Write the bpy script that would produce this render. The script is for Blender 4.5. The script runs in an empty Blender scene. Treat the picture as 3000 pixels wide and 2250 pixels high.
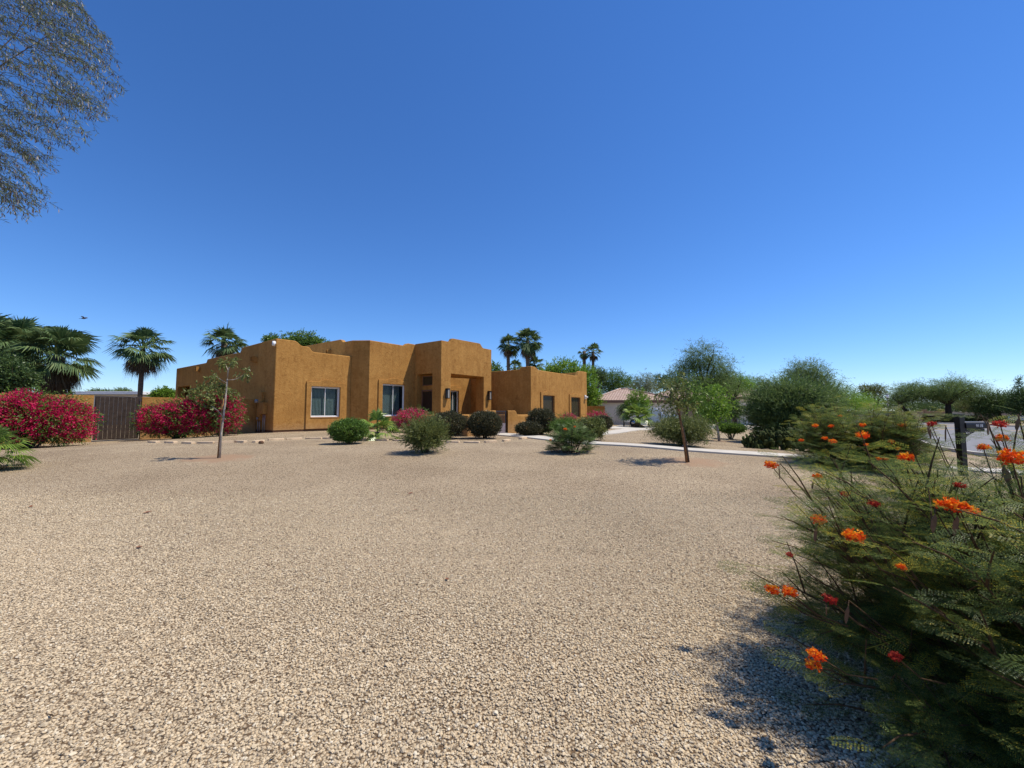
import bpy, bmesh, math, random
import numpy as np
from mathutils import Vector, Matrix
from mathutils.geometry import tessellate_polygon
R = math.radians
rng = np.random.default_rng(7)
random.seed(7)
S = bpy.context.scene
COL = S.collection

# ------------------------------------------------------------------ camera, light
F = 1200.0            # focal length in pixels of the 3000 px wide photograph
CAMZ = 1.5
HOR = 1205.0
PITCH = math.atan((HOR - 1125) / F)
cd = bpy.data.cameras.new('camera'); cam = bpy.data.objects.new('camera', cd); COL.objects.link(cam)
cam.location = (0, 0, CAMZ); cam.rotation_euler = (R(90) + PITCH, 0, 0)
cd.sensor_width = 36; cd.lens = 36 * F / 3000; cd.clip_start = 0.05; cd.clip_end = 3000
S.camera = cam
SUN_AZ, SUN_EL = R(84), R(61)        # clockwise from +Y
W = bpy.data.worlds.new('World'); S.world = W; W.use_nodes = True
nt = W.node_tree; nt.nodes.clear()
sky = nt.nodes.new('ShaderNodeTexSky'); sky.sky_type = 'NISHITA'; sky.sun_disc = False
sky.sun_elevation = SUN_EL; sky.sun_rotation = SUN_AZ
sky.altitude = 350; sky.air_density = 1.0; sky.dust_density = 0.0; sky.ozone_density = 6.0
bg = nt.nodes.new('ShaderNodeBackground'); bg.inputs[1].default_value = 0.12
wo = nt.nodes.new('ShaderNodeOutputWorld')
hs = nt.nodes.new('ShaderNodeHueSaturation'); hs.inputs['Saturation'].default_value = 1.15; hs.inputs['Value'].default_value = 1.0
tn = nt.nodes.new('ShaderNodeMix'); tn.data_type = 'RGBA'; tn.blend_type = 'MULTIPLY'; tn.inputs[0].default_value = 1; tn.inputs[7].default_value = (.87, .97, 1.18, 1)
nt.links.new(sky.outputs[0], hs.inputs['Color']); nt.links.new(hs.outputs[0], tn.inputs[6]); nt.links.new(tn.outputs[2], bg.inputs[0]); nt.links.new(bg.outputs[0], wo.inputs[0])
sd = bpy.data.lights.new('sun', 'SUN'); sun = bpy.data.objects.new('sun', sd); COL.objects.link(sun)
sd.energy = 4.8; sd.angle = R(0.5); sd.color = (1.0, 0.945, 0.83)
svec = Vector((math.sin(SUN_AZ) * math.cos(SUN_EL), math.cos(SUN_AZ) * math.cos(SUN_EL), math.sin(SUN_EL)))
sun.rotation_euler = svec.to_track_quat('Z', 'Y').to_euler()
S.view_settings.view_transform = 'Standard'; S.view_settings.look = 'None'
S.view_settings.exposure = 0.2; S.view_settings.gamma = 1.0
S.cycles.max_bounces = 6; S.cycles.transparent_max_bounces = 8

# ------------------------------------------------------------------ geometry of the place
def ss(t):
    t = np.clip(t, 0, 1); return t * t * (3 - 2 * t)
def G(x, y):
    pad = 0.38 * ss((y - 4) / 9.0)
    z = pad * (1 - ss((x - 3) / 10.0)) * (1 - 0.5 * ss((-x - 12) / 6.0))
    z = z - 0.08 * ss((x - 7) / 10.0) + 0.012 * np.sin(x * 1.3 + .5 * y) * np.sin(y * .9) 
    return z
CP, SP = math.cos(PITCH), math.sin(PITCH)
def ray(px, py):
    dx = (px - 1500) / F; dy = (1125 - py) / F
    return Vector((dx, CP - dy * SP, SP + dy * CP))
def at(px, py):                       # ground point under a photograph pixel
    d = ray(px, py); z = 0.2
    for _ in range(30):
        t = (z - CAMZ) / min(d.z, -1e-4); x, y = d.x * t, d.y * t
        z = 0.5 * z + 0.5 * float(G(x, y))
    return Vector((x, y, float(G(x, y))))
def atd(px, py, depth):
    d = ray(px, py); t = depth / d.y
    return Vector((d.x * t, depth, CAMZ + d.z * t))

# ------------------------------------------------------------------ object helpers
def tag(o, label=None, cat=None, group=None, kind=None):
    if label: o['label'] = label
    if cat: o['category'] = cat
    if group: o['group'] = group
    if kind: o['kind'] = kind
    return o
def empty(name, loc, label, cat, group=None, rz=0.0):
    o = bpy.data.objects.new(name, None); COL.objects.link(o); o.empty_display_size = 0.2
    o.location = loc; o.rotation_euler = (0, 0, rz)
    return tag(o, label, cat, group)
def link(me, name, mat, parent=None, loc=None):
    o = bpy.data.objects.new(name, me); COL.objects.link(o)
    if mat:
        for m in (mat if isinstance(mat, (list, tuple)) else [mat]): me.materials.append(m)
    if parent: o.parent = parent
    if loc is not None: o.location = loc
    return o
def quads(name, Q, mat, parent=None, loc=None, tone=None):
    """Q (n,4,3) free quads -> one mesh, with a random tone per quad"""
    Q = np.asarray(Q, dtype=np.float32); n = len(Q)
    me = bpy.data.meshes.new(name)
    me.vertices.add(n * 4); me.vertices.foreach_set('co', Q.reshape(-1))
    me.loops.add(n * 4); me.loops.foreach_set('vertex_index', np.arange(n * 4, dtype=np.int32))
    me.polygons.add(n); me.polygons.foreach_set('loop_start', np.arange(0, n * 4, 4, dtype=np.int32))
    me.polygons.foreach_set('loop_total', np.full(n, 4, dtype=np.int32))
    at_ = me.attributes.new('tone', 'FLOAT', 'FACE')
    t = rng.random(n) if tone is None else tone
    at_.data.foreach_set('value', np.asarray(t, dtype=np.float32))
    me.update()
    return link(me, name, mat, parent, loc)
class MB:
    def __init__(s): s.v = []; s.f = []; s.sm = []
    def add(s, vs, fs, smooth=False):
        k = len(s.v); s.v += [tuple(v) for v in vs]; s.f += [tuple(i + k for i in f) for f in fs]; s.sm += [smooth] * len(fs)
        return s
    def box(s, x0, x1, y0, y1, z0, z1):
        v = [(x, y, z) for x in (x0, x1) for y in (y0, y1) for z in (z0, z1)]
        return s.add(v, [(0, 1, 3, 2), (4, 6, 7, 5), (0, 4, 5, 1), (2, 3, 7, 6), (0, 2, 6, 4), (1, 5, 7, 3)])
    def tube(s, pts, rad, n=8, cap=True):
        pts = [Vector(p) for p in pts]
        if not isinstance(rad, (list, tuple)): rad = [rad] * len(pts)
        vs = []; fs = []
        for i, p in enumerate(pts):
            d = (pts[min(i + 1, len(pts) - 1)] - pts[max(i - 1, 0)]).normalized()
            a = d.orthogonal().normalized() if abs(d.z) > .95 else d.cross(Vector((0, 0, 1))).normalized()
            if i and a.dot(pa) < 0: a = -a
            pa = a; b = d.cross(a)
            for k in range(n):
                t = 2 * math.pi * k / n; vs.append(p + rad[i] * (math.cos(t) * a + math.sin(t) * b))
        for i in range(len(pts) - 1):
            for k in range(n):
                k2 = (k + 1) % n; fs.append((i * n + k, i * n + k2, (i + 1) * n + k2, (i + 1) * n + k))
        if cap: fs.append(tuple(range(n))[::-1]); fs.append(tuple(range((len(pts) - 1) * n, len(pts) * n)))
        return s.add(vs, fs, True)
    def prism(s, poly, fn, d0, d1):
        """poly of 2D points, fn(a,b,d)->3D"""
        n = len(poly)
        vs = [fn(a, b, d0) for a, b in poly] + [fn(a, b, d1) for a, b in poly]
        tri = tessellate_polygon([[Vector((a, b, 0)) for a, b in poly]])
        fs = [tuple(t) for t in tri] + [tuple(i + n for i in t[::-1]) for t in tri]
        fs += [(i, (i + 1) % n, (i + 1) % n + n, i + n) for i in range(n)]
        return s.add(vs, fs)
    def frame(s, u0, u1, z0, z1, w, d0, d1, fn):
        for a, b, c, d in ((u0, u1, z0, z0 + w), (u0, u1, z1 - w, z1), (u0, u0 + w, z0 + w, z1 - w), (u1 - w, u1, z0 + w, z1 - w)):
            s.prism([(a, c), (b, c), (b, d), (a, d)], fn, d0, d1)
        return s
    def build(s, name, mat, parent=None, loc=None, bevel=0, fixn=True):
        me = bpy.data.meshes.new(name); me.from_pydata(s.v, [], s.f); 
        me.polygons.foreach_set('use_smooth', s.sm)
        if fixn:
            bm = bmesh.new(); bm.from_mesh(me); bmesh.ops.recalc_face_normals(bm, faces=bm.faces); bm.to_mesh(me); bm.free()
        me.update()
        o = link(me, name, mat, parent, loc)
        if bevel:
            m = o.modifiers.new('b', 'BEVEL'); m.width = bevel; m.segments = 2; m.limit_method = 'ANGLE'; m.angle_limit = R(35)
        return o

# ------------------------------------------------------------------ materials
def newmat(name):
    m = bpy.data.materials.new(name); m.use_nodes = True; t = m.node_tree; t.nodes.clear()
    out = t.nodes.new('ShaderNodeOutputMaterial'); return m, t, out
def ramp(t, stops):
    r = t.nodes.new('ShaderNodeValToRGB'); e = r.color_ramp.elements
    while len(e) < len(stops): e.new(0.5)
    for i, (p, c) in enumerate(stops): e[i].position = p; e[i].color = (*c, 1)
    return r
def plain(name, col, rough=0.6, metal=0.0, noise=0.15, scale=6.0, bump=0.0, spec=0.5):
    m, t, out = newmat(name)
    p = t.nodes.new('ShaderNodeBsdfPrincipled'); t.links.new(p.outputs[0], out.inputs[0])
    p.inputs['Roughness'].default_value = rough; p.inputs['Metallic'].default_value = metal
    p.inputs['Specular IOR Level'].default_value = spec
    tc = t.nodes.new('ShaderNodeTexCoord'); n = t.nodes.new('ShaderNodeTexNoise'); n.inputs['Scale'].default_value = scale; n.inputs['Detail'].default_value = 6
    t.links.new(tc.outputs['Object'], n.inputs['Vector'])
    r = ramp(t, [(0.3, [c * (1 - noise) for c in col]), (0.7, [min(1, c * (1 + noise)) for c in col])])
    t.links.new(n.outputs['Fac'], r.inputs[0]); t.links.new(r.outputs[0], p.inputs['Base Color'])
    if bump:
        b = t.nodes.new('ShaderNodeBump'); b.inputs['Strength'].default_value = bump; b.inputs['Distance'].default_value = 0.02
        n2 = t.nodes.new('ShaderNodeTexNoise'); n2.inputs['Scale'].default_value = scale * 8; n2.inputs['Detail'].default_value = 4
        t.links.new(tc.outputs['Object'], n2.inputs['Vector']); t.links.new(n2.outputs['Fac'], b.inputs['Height']); t.links.new(b.outputs[0], p.inputs['Normal'])
    return m
def leafmat(name, c0, c1, c2, trans=0.35, gloss=0.06, rough=0.45):
    if c1[1] > c1[0] and c1[1] > c1[2]: c0, c1, c2 = [(c[0] * 1.75, c[1] * 1.6, c[2] * 1.1) for c in (c0, c1, c2)]
    gloss *= .35; trans = trans
    m, t, out = newmat(name)
    a = t.nodes.new('ShaderNodeAttribute'); a.attribute_name = 'tone'
    r = ramp(t, [(0.0, c0), (0.55, c1), (1.0, c2)]); t.links.new(a.outputs['Fac'], r.inputs[0])
    d = t.nodes.new('ShaderNodeBsdfDiffuse'); tr = t.nodes.new('ShaderNodeBsdfTranslucent'); g = t.nodes.new('ShaderNodeBsdfGlossy')
    g.inputs['Roughness'].default_value = rough; g.inputs['Color'].default_value = (.9, .9, .9, 1)
    t.links.new(r.outputs[0], d.inputs[0]); t.links.new(r.outputs[0], tr.inputs[0])
    m1 = t.nodes.new('ShaderNodeMixShader'); m1.inputs[0].default_value = trans
    t.links.new(d.outputs[0], m1.inputs[1]); t.links.new(tr.outputs[0], m1.inputs[2])
    m2 = t.nodes.new('ShaderNodeMixShader'); m2.inputs[0].default_value = gloss
    t.links.new(m1.outputs[0], m2.inputs[1]); t.links.new(g.outputs[0], m2.inputs[2]); t.links.new(m2.outputs[0], out.inputs[0])
    return m
def bark(name, c, scale=14): return plain(name, c, 0.9, 0, 0.4, scale, 0.6, 0.2)
M = {}
M['hedge'] = leafmat('hedge_leaf', (.030, .029, .014), (.068, .066, .030), (.135, .125, .055))
M['green'] = leafmat('green_leaf', (.03, .06, .016), (.062, .12, .028), (.11, .19, .045))
M['bright'] = leafmat('bright_leaf', (.05, .10, .018), (.10, .19, .03), (.17, .28, .05))
M['dark'] = leafmat('dark_leaf', (.022, .042, .020), (.044, .082, .035), (.085, .13, .055))
M['mesq'] = leafmat('mesquite_leaf', (.042, .07, .033), (.08, .132, .055), (.135, .195, .08))
M['grey'] = leafmat('grey_green_leaf', (.06, .08, .05), (.11, .14, .09), (.17, .2, .14))
M['olive'] = leafmat('olive_leaf', (.045, .062, .024), (.085, .11, .045), (.15, .17, .075))
M['bop'] = leafmat('feathery_leaf', (.046, .074, .032), (.10, .145, .048), (.32, .28, .05), .42, .04)
M['palm'] = leafmat('palm_leaf', (.028, .055, .03), (.050, .092, .046), (.10, .14, .075), .25, .06, .6)
M['palmb'] = leafmat('young_palm_leaf', (.05, .10, .03), (.10, .17, .045), (.2, .26, .08), .3, .1, .35)
M['dead'] = leafmat('dry_frond', (.06, .04, .025), (.12, .085, .05), (.2, .15, .09), .15, .02)
M['magenta'] = leafmat('magenta_bract', (.28, .006, .045), (.60, .014, .095), (.85, .05, .18), .4, .03)
M['pink'] = leafmat('pink_bract', (.45, .02, .08), (.62, .05, .13), (.75, .15, .25), .4, .03)
M['flame'] = leafmat('orange_petal', (.62, .03, .012), (.88, .13, .012), (.95, .50, .03), .35, .03)
M['redpetal'] = leafmat('red_petal', (.30, .02, .02), (.5, .04, .03), (.7, .12, .06), .35, .03)
M['pod'] = leafmat('seed_pod', (.09, .05, .025), (.16, .09, .04), (.2, .13, .06), .15, .06)
M['greypod'] = leafmat('dry_pod', (.04, .028, .03), (.09, .06, .06), (.42, .38, .36), .1, .1)
M['feather'] = leafmat('acacia_leaf', (.035, .046, .03), (.072, .092, .056), (.14, .165, .105), .3, .05)
M['pod2'] = plain('brown_pod', (.15, .075, .035), .7, 0, .25, 40)
M['cactus'] = plain('cactus_pad', (.050, .062, .018), 0.9, 0, .35, 5, .2, .1)
M['bark'] = bark('bark', (.10, .07, .05)); M['darkbark'] = bark('dark_bark', (.035, .026, .02)); M['palebark'] = bark('pale_bark', (.4, .34, .27))
M['palmbark'] = bark('palm_bark', (.13, .10, .075)); M['stem'] = bark('stem_brown', (.10, .06, .03), 30); M['stake'] = bark('stake_wood', (.24, .12, .05), 20)
M['drystem'] = bark('dry_stem', (.3, .24, .18), 20)
M['greystem'] = bark('grey_stem', (.16, .13, .11), 30)
M['white_metal'] = plain('window_frame', (.72, .69, .66), .4, 0, .04)
M['black_metal'] = plain('black_metal', (.018, .016, .016), .4, .3, .1)
M['iron'] = plain('painted_iron', (.06, .045, .045), .5, .3, .1)
M['door'] = plain('dark_door', (.035, .018, .012), .4, 0, .2)
M['blind'] = plain('blind_slat', (.60, .66, .62), .6, 0, .06)
M['inside'] = plain('dark_interior', (.02, .022, .025), .9, 0, .1)
M['white'] = plain('white_plastic', (.75, .74, .72), .4, 0, .03)
M['lamp_glass'] = plain('seeded_glass', (.30, .28, .25), .15, 0, .1)
M['roof_coat'] = plain('roof_coating', (.68, .65, .6), .8, 0, .06)
M['concrete'] = plain('concrete', (.50, .455, .39), .9, 0, .10, 3, .25, .2)
M['edging'] = plain('edging_stone', (.62, .46, .30), .9, 0, .18, 4, .3, .2)
M['darkrock'] = plain('brown_rock', (.14, .07, .035), .9, 0, .2, 9, .4)
M['tan_wall'] = plain('tan_block', (.32, .22, .14), .9, 0, .12, 1.5, .2)
M['cream_wall'] = plain('cream_render', (.62, .57, .49), .9, 0, .05, 1.0, .1)
M['taupe_wall'] = plain('taupe_render', (.33, .25, .20), .9, 0, .06, 1.0, .1)
M['fascia'] = plain('fascia_brown', (.16, .08, .05), .6)
M['car'] = plain('white_paint', (.75, .76, .78), .15, 0, .02)
M['car_glass'] = plain('car_glass', (.03, .05, .08), .05, 0, .05)
M['rubber'] = plain('rubber', (.02, .02, .02), .8)
M['chrome'] = plain('chrome', (.5, .5, .5), .2, .9, .05)
M['gate_wood'] = plain('weathered_gate_board', (.050, .034, .025), .8, 0, .35, 7, .4, .2)
M['digit'] = plain('white_digit', (.75, .73, .7), .5, 0, .02)
M['meter'] = plain('grey_metal_box', (.30, .28, .26), .5, .2, .08)
M['bird'] = plain('brown_feathers', (.10, .06, .05), .8)
M['leaf_litter'] = plain('dry_leaf', (.22, .08, .03), .8, 0, .3)
m, t, out = newmat('window_glass')
p = t.nodes.new('ShaderNodeBsdfPrincipled'); p.inputs['Base Color'].default_value = (.02, .03, .035, 1); p.inputs['Roughness'].default_value = .03
tr = t.nodes.new('ShaderNodeBsdfTransparent'); tr.inputs[0].default_value = (.78, .84, .84, 1)
mx = t.nodes.new('ShaderNodeMixShader'); mx.inputs[0].default_value = .22
t.links.new(tr.outputs[0], mx.inputs[1]); t.links.new(p.outputs[0], mx.inputs[2]); t.links.new(mx.outputs[0], out.inputs[0]); M['glass'] = m
m, t, out = newmat('dark_screen_glass')
p = t.nodes.new('ShaderNodeBsdfPrincipled'); p.inputs['Base Color'].default_value = (.045, .035, .02, 1); p.inputs['Roughness'].default_value = .25
t.links.new(p.outputs[0], out.inputs[0]); M['screen'] = m

def stucco():
    m, t, out = newmat('ochre_stucco'); L = t.links.new
    p = t.nodes.new('ShaderNodeBsdfPrincipled'); L(p.outputs[0], out.inputs[0])
    p.inputs['Roughness'].default_value = .92; p.inputs['Specular IOR Level'].default_value = .15
    tc = t.nodes.new('ShaderNodeTexCoord')
    n1 = t.nodes.new('ShaderNodeTexNoise'); n1.inputs['Scale'].default_value = .8; n1.inputs['Detail'].default_value = 3; n1.inputs['Distortion'].default_value = 1.2
    n2 = t.nodes.new('ShaderNodeTexNoise'); n2.inputs['Scale'].default_value = 7; n2.inputs['Detail'].default_value = 8; n2.inputs['Distortion'].default_value = .8; n2.inputs['Roughness'].default_value = .65
    n3 = t.nodes.new('ShaderNodeTexNoise'); n3.inputs['Scale'].default_value = 2.2; n3.inputs['Detail'].default_value = 5; n3.inputs['Distortion'].default_value = 2.0
    for n in (n1, n2, n3): L(tc.outputs['Object'], n.inputs['Vector'])
    r1 = ramp(t, [(.3, (.385, .19, .050)), (.7, (.48, .25, .070))]); L(n1.outputs['Fac'], r1.inputs[0])
    r2 = ramp(t, [(.34, (.76, .70, .62)), (.62, (1, 1, 1))]); L(n2.outputs['Fac'], r2.inputs[0])
    r3 = ramp(t, [(.32, (.70, .64, .60)), (.44, (1, 1, 1))]); L(n3.outputs['Fac'], r3.inputs[0])
    a = t.nodes.new('ShaderNodeMix'); a.data_type = 'RGBA'; a.blend_type = 'MULTIPLY'; a.inputs[0].default_value = .75
    L(r1.outputs[0], a.inputs[6]); L(r2.outputs[0], a.inputs[7])
    b = t.nodes.new('ShaderNodeMix'); b.data_type = 'RGBA'; b.blend_type = 'MULTIPLY'; b.inputs[0].default_value = .6
    L(a.outputs[2], b.inputs[6]); L(r3.outputs[0], b.inputs[7])
    # rain streaks and dust thrown up on the foot of the walls
    mp = t.nodes.new('ShaderNodeMapping'); mp.inputs['Scale'].default_value = (5, 5, .35); L(tc.outputs['Object'], mp.inputs['Vector'])
    n4 = t.nodes.new('ShaderNodeTexNoise'); n4.inputs['Scale'].default_value = 1; n4.inputs['Detail'].default_value = 4; L(mp.outputs[0], n4.inputs['Vector'])
    r4 = ramp(t, [(.35, (.84, .82, .80)), (.55, (1, 1, 1))]); L(n4.outputs['Fac'], r4.inputs[0])
    c_ = t.nodes.new('ShaderNodeMix'); c_.data_type = 'RGBA'; c_.blend_type = 'MULTIPLY'; c_.inputs[0].default_value = .6; L(b.outputs[2], c_.inputs[6]); L(r4.outputs[0], c_.inputs[7])
    sz = t.nodes.new('ShaderNodeSeparateXYZ'); L(tc.outputs['Object'], sz.inputs[0])
    ad = t.nodes.new('ShaderNodeMath'); ad.operation = 'MULTIPLY_ADD'; ad.inputs[1].default_value = -.7; L(n2.outputs['Fac'], ad.inputs[0]); L(sz.outputs[2], ad.inputs[2])
    r5 = ramp(t, [(.1, (.35, .35, .35)), (.55, (0, 0, 0))]); L(ad.outputs[0], r5.inputs[0])
    d_ = t.nodes.new('ShaderNodeMix'); d_.data_type = 'RGBA'; L(r5.outputs[0], d_.inputs[0]); L(c_.outputs[2], d_.inputs[6]); d_.inputs[7].default_value = (.36, .25, .15, 1)
    L(d_.outputs[2], p.inputs['Base Color'])
    nb = t.nodes.new('ShaderNodeTexNoise'); nb.inputs['Scale'].default_value = 14; nb.inputs['Detail'].default_value = 7; L(tc.outputs['Object'], nb.inputs['Vector'])
    bp = t.nodes.new('ShaderNodeBump'); bp.inputs['Strength'].default_value = .5; bp.inputs['Distance'].default_value = .03
    L(nb.outputs['Fac'], bp.inputs['Height']); L(bp.outputs[0], p.inputs['Normal'])
    return m
M['stucco'] = stucco()
SOIL = []        # (x, y, rx, ry) of bare soil round the young trees
def gravel_mat(pebble=False):
    m, t, out = newmat('pebble' if pebble else 'tan_gravel'); L = t.links.new
    p = t.nodes.new('ShaderNodeBsdfPrincipled'); L(p.outputs[0], out.inputs[0])
    p.inputs['Roughness'].default_value = .85; p.inputs['Specular IOR Level'].default_value = .25
    stops = [(0, (.11, .082, .055)), (.05, (.32, .245, .16)), (.2, (.44, .345, .228)), (.45, (.525, .415, .272)), (.72, (.575, .435, .27)), (.93, (.60, .49, .335)), (1, (.65, .56, .42))]
    r = ramp(t, stops)
    if pebble:
        a = t.nodes.new('ShaderNodeAttribute'); a.attribute_name = 'tone'; L(a.outputs['Fac'], r.inputs[0]); L(r.outputs[0], p.inputs['Base Color'])
        return m
    tc = t.nodes.new('ShaderNodeTexCoord')
    wn = t.nodes.new('ShaderNodeTexNoise'); wn.inputs['Scale'].default_value = 25; L(tc.outputs['Object'], wn.inputs['Vector'])
    va = t.nodes.new('ShaderNodeVectorMath'); va.operation = 'MULTIPLY_ADD'; va.inputs[1].default_value = (.02, .02, .02); L(wn.outputs['Color'], va.inputs[0]); L(tc.outputs['Object'], va.inputs[2])
    v = t.nodes.new('ShaderNodeTexVoronoi'); v.inputs['Scale'].default_value = 64; L(va.outputs[0], v.inputs['Vector'])
    sx = t.nodes.new('ShaderNodeSeparateColor'); L(v.outputs['Color'], sx.inputs[0]); L(sx.outputs[0], r.inputs[0])
    # gaps between stones: soil tone darkened, crevice shade painted into the colour
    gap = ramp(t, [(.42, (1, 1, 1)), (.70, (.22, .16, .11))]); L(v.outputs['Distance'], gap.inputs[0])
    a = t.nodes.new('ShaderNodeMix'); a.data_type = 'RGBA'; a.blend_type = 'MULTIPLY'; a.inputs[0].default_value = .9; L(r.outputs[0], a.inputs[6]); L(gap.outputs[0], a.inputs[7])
    big = t.nodes.new('ShaderNodeTexNoise'); big.inputs['Scale'].default_value = .5; big.inputs['Detail'].default_value = 5; L(tc.outputs['Object'], big.inputs['Vector'])
    rb = ramp(t, [(.3, (.74, .71, .68)), (.7, (1, .995, .985))]); L(big.outputs['Fac'], rb.inputs[0])
    b = t.nodes.new('ShaderNodeMix'); b.data_type = 'RGBA'; b.blend_type = 'MULTIPLY'; b.inputs[0].default_value = 1; L(a.outputs[2], b.inputs[6]); L(rb.outputs[0], b.inputs[7])
    # scattered larger dark or pale stones and litter, seen at a distance too
    v2 = t.nodes.new('ShaderNodeTexVoronoi'); v2.inputs['Scale'].default_value = 15; L(va.outputs[0], v2.inputs['Vector'])
    lt = ramp(t, [(.10, (.45, .38, .32)), (.17, (1, 1, 1))]); L(v2.outputs['Distance'], lt.inputs[0])
    c = t.nodes.new('ShaderNodeMix'); c.data_type = 'RGBA'; c.blend_type = 'MULTIPLY'; c.inputs[0].default_value = .85; L(b.outputs[2], c.inputs[6]); L(lt.outputs[0], c.inputs[7])
    col = c.outputs[2]
    sn = t.nodes.new('ShaderNodeTexNoise'); sn.inputs['Scale'].default_value = 3; sn.inputs['Detail'].default_value = 6; L(tc.outputs['Object'], sn.inputs['Vector'])
    for (x, y, rx, ry) in SOIL:
        mp = t.nodes.new('ShaderNodeMapping'); mp.vector_type = 'TEXTURE'; mp.inputs['Location'].default_value = (x, y, 0); mp.inputs['Scale'].default_value = (rx, ry, 1000)
        L(tc.outputs['Object'], mp.inputs['Vector'])
        ln = t.nodes.new('ShaderNodeVectorMath'); ln.operation = 'LENGTH'; L(mp.outputs[0], ln.inputs[0])
        ad = t.nodes.new('ShaderNodeMath'); ad.operation = 'MULTIPLY_ADD'; ad.inputs[1].default_value = 1.6; L(sn.outputs['Fac'], ad.inputs[0]); L(ln.outputs['Value'], ad.inputs[2])
        rr = ramp(t, [(.75, (.85, .85, .85)), (1.0, (0, 0, 0))]); 
        h = t.nodes.new('ShaderNodeMath'); h.operation = 'MULTIPLY'; h.inputs[1].default_value = .55; L(ad.outputs[0], h.inputs[0]); L(h.outputs[0], rr.inputs[0])
        mm = t.nodes.new('ShaderNodeMix'); mm.data_type = 'RGBA'; L(rr.outputs[0], mm.inputs[0]); L(col, mm.inputs[6]); mm.inputs[7].default_value = (.33, .205, .12, 1); col = mm.outputs[2]
    L(col, p.inputs['Base Color'])
    bp = t.nodes.new('ShaderNodeBump'); bp.inputs['Strength'].default_value = .9; bp.inputs['Distance'].default_value = .012; bp.invert = True
    L(v.outputs['Distance'], bp.inputs['Height']); L(bp.outputs[0], p.inputs['Normal'])
    return m
SAP1 = at(643, 1342); SAP2 = at(2018, 1354); TR3 = at(2108, 1292)
SOIL += [(SAP1.x, SAP1.y, .95, .8), (SAP2.x + .1, SAP2.y + .1, .9, .7), (TR3.x, TR3.y, 1.0, 1.0)]
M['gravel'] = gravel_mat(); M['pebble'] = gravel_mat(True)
def asphalt():
    m = plain('asphalt', (.20, .195, .20), .9, 0, .12, 2.0, .3, .2); t = m.node_tree
    return m
M['asphalt'] = asphalt()

# ------------------------------------------------------------------ ground, paths, road
def spaced(a, near, far, n1, n2):
    s = list(np.linspace(-near, near, n1)); g = list(np.geomspace(near, far, n2))[1:]
    return np.array([-x for x in g[::-1]] + s + g) + a
xs = spaced(0, 30, 1500, 121, 22); ys = spaced(18, 25, 1500, 101, 22)
X, Y = np.meshgrid(xs, ys, indexing='ij'); Z = G(X, Y)
V = np.stack([X, Y, Z], -1).reshape(-1, 3); ny = len(ys)
fc = [(i * ny + j, (i + 1) * ny + j, (i + 1) * ny + j + 1, i * ny + j + 1) for i in range(len(xs) - 1) for j in range(ny - 1)]
me = bpy.data.meshes.new('ground'); me.from_pydata(V.tolist(), [], fc); me.polygons.foreach_set('use_smooth', [True] * len(fc)); me.update()
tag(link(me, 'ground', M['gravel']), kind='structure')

def sheet(name, poly, mat, h, edge=0.3, step=0.6):
    """a slab lying on the ground: poly of world xy points, subdivided, top h above the ground, with skirts"""
    bm = bmesh.new(); vs = [bm.verts.new((x, y, 0)) for x, y in poly]; bm.faces.new(vs)
    bmesh.ops.triangulate(bm, faces=bm.faces)
    for _ in range(7):
        ed = [e for e in bm.edges if e.calc_length() > step]
        if not ed: break
        bmesh.ops.subdivide_edges(bm, edges=ed, cuts=1); bmesh.ops.triangulate(bm, faces=bm.faces)
    for v in bm.verts: v.co.z = float(G(v.co.x, v.co.y)) + h
    be = [e for e in bm.edges if e.is_boundary]
    r = bmesh.ops.extrude_edge_only(bm, edges=be)
    for g in r['geom']:
        if isinstance(g, bmesh.types.BMVert): g.co.z -= edge
    bmesh.ops.recalc_face_normals(bm, faces=bm.faces)
    me = bpy.data.meshes.new(name); bm.to_mesh(me); bm.free()
    return tag(link(me, name, mat), kind='structure')
def strip(name, pts, w, mat, h, edge=.3):
    P = [Vector((p[0], p[1])) for p in pts]; L_ = []; R_ = []
    for i, p in enumerate(P):
        d = (P[min(i + 1, len(P) - 1)] - P[max(i - 1, 0)]).normalized(); n = Vector((-d.y, d.x))
        L_.append(p + n * w / 2); R_.append(p - n * w / 2)
    return sheet(name, [tuple(p) for p in L_ + R_[::-1]], mat, h, edge)
walk = [at(1455, 1272), at(1560, 1281), at(1737, 1300), at(2000, 1318), at(2300, 1337), at(2480, 1352), at(2700, 1368), at(3000, 1388), at(3400, 1412)]
strip('walkway', walk, 1.05, M['concrete'], .045)
strip('path', [at(1640, 1288), at(1700, 1279), at(1790, 1268), at(1850, 1259), at(1960, 1252)], 1.1, M['concrete'], .041)
dw = [at(1770, 1256), at(1960, 1255), at(2250, 1259), at(2600, 1262), at(2680, 1262), at(2690, 1246), at(2200, 1239), at(1950, 1238), at(1830, 1240)]
sheet('driveway', [(p.x, p.y) for p in dw], M['concrete'], .03, .3, 1.5)
rd = [at(2690, 1239), at(2674, 1262), at(2672, 1280), at(2700, 1297), at(2760, 1316), at(2860, 1332), at(3000, 1345), at(3700, 1385), at(4500, 1360), at(4300, 1265), at(3300, 1257), at(2950, 1250), at(2850, 1243)]
sheet('road', [(p.x, p.y) for p in rd], M['asphalt'], .006, .2, 2.0)
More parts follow.
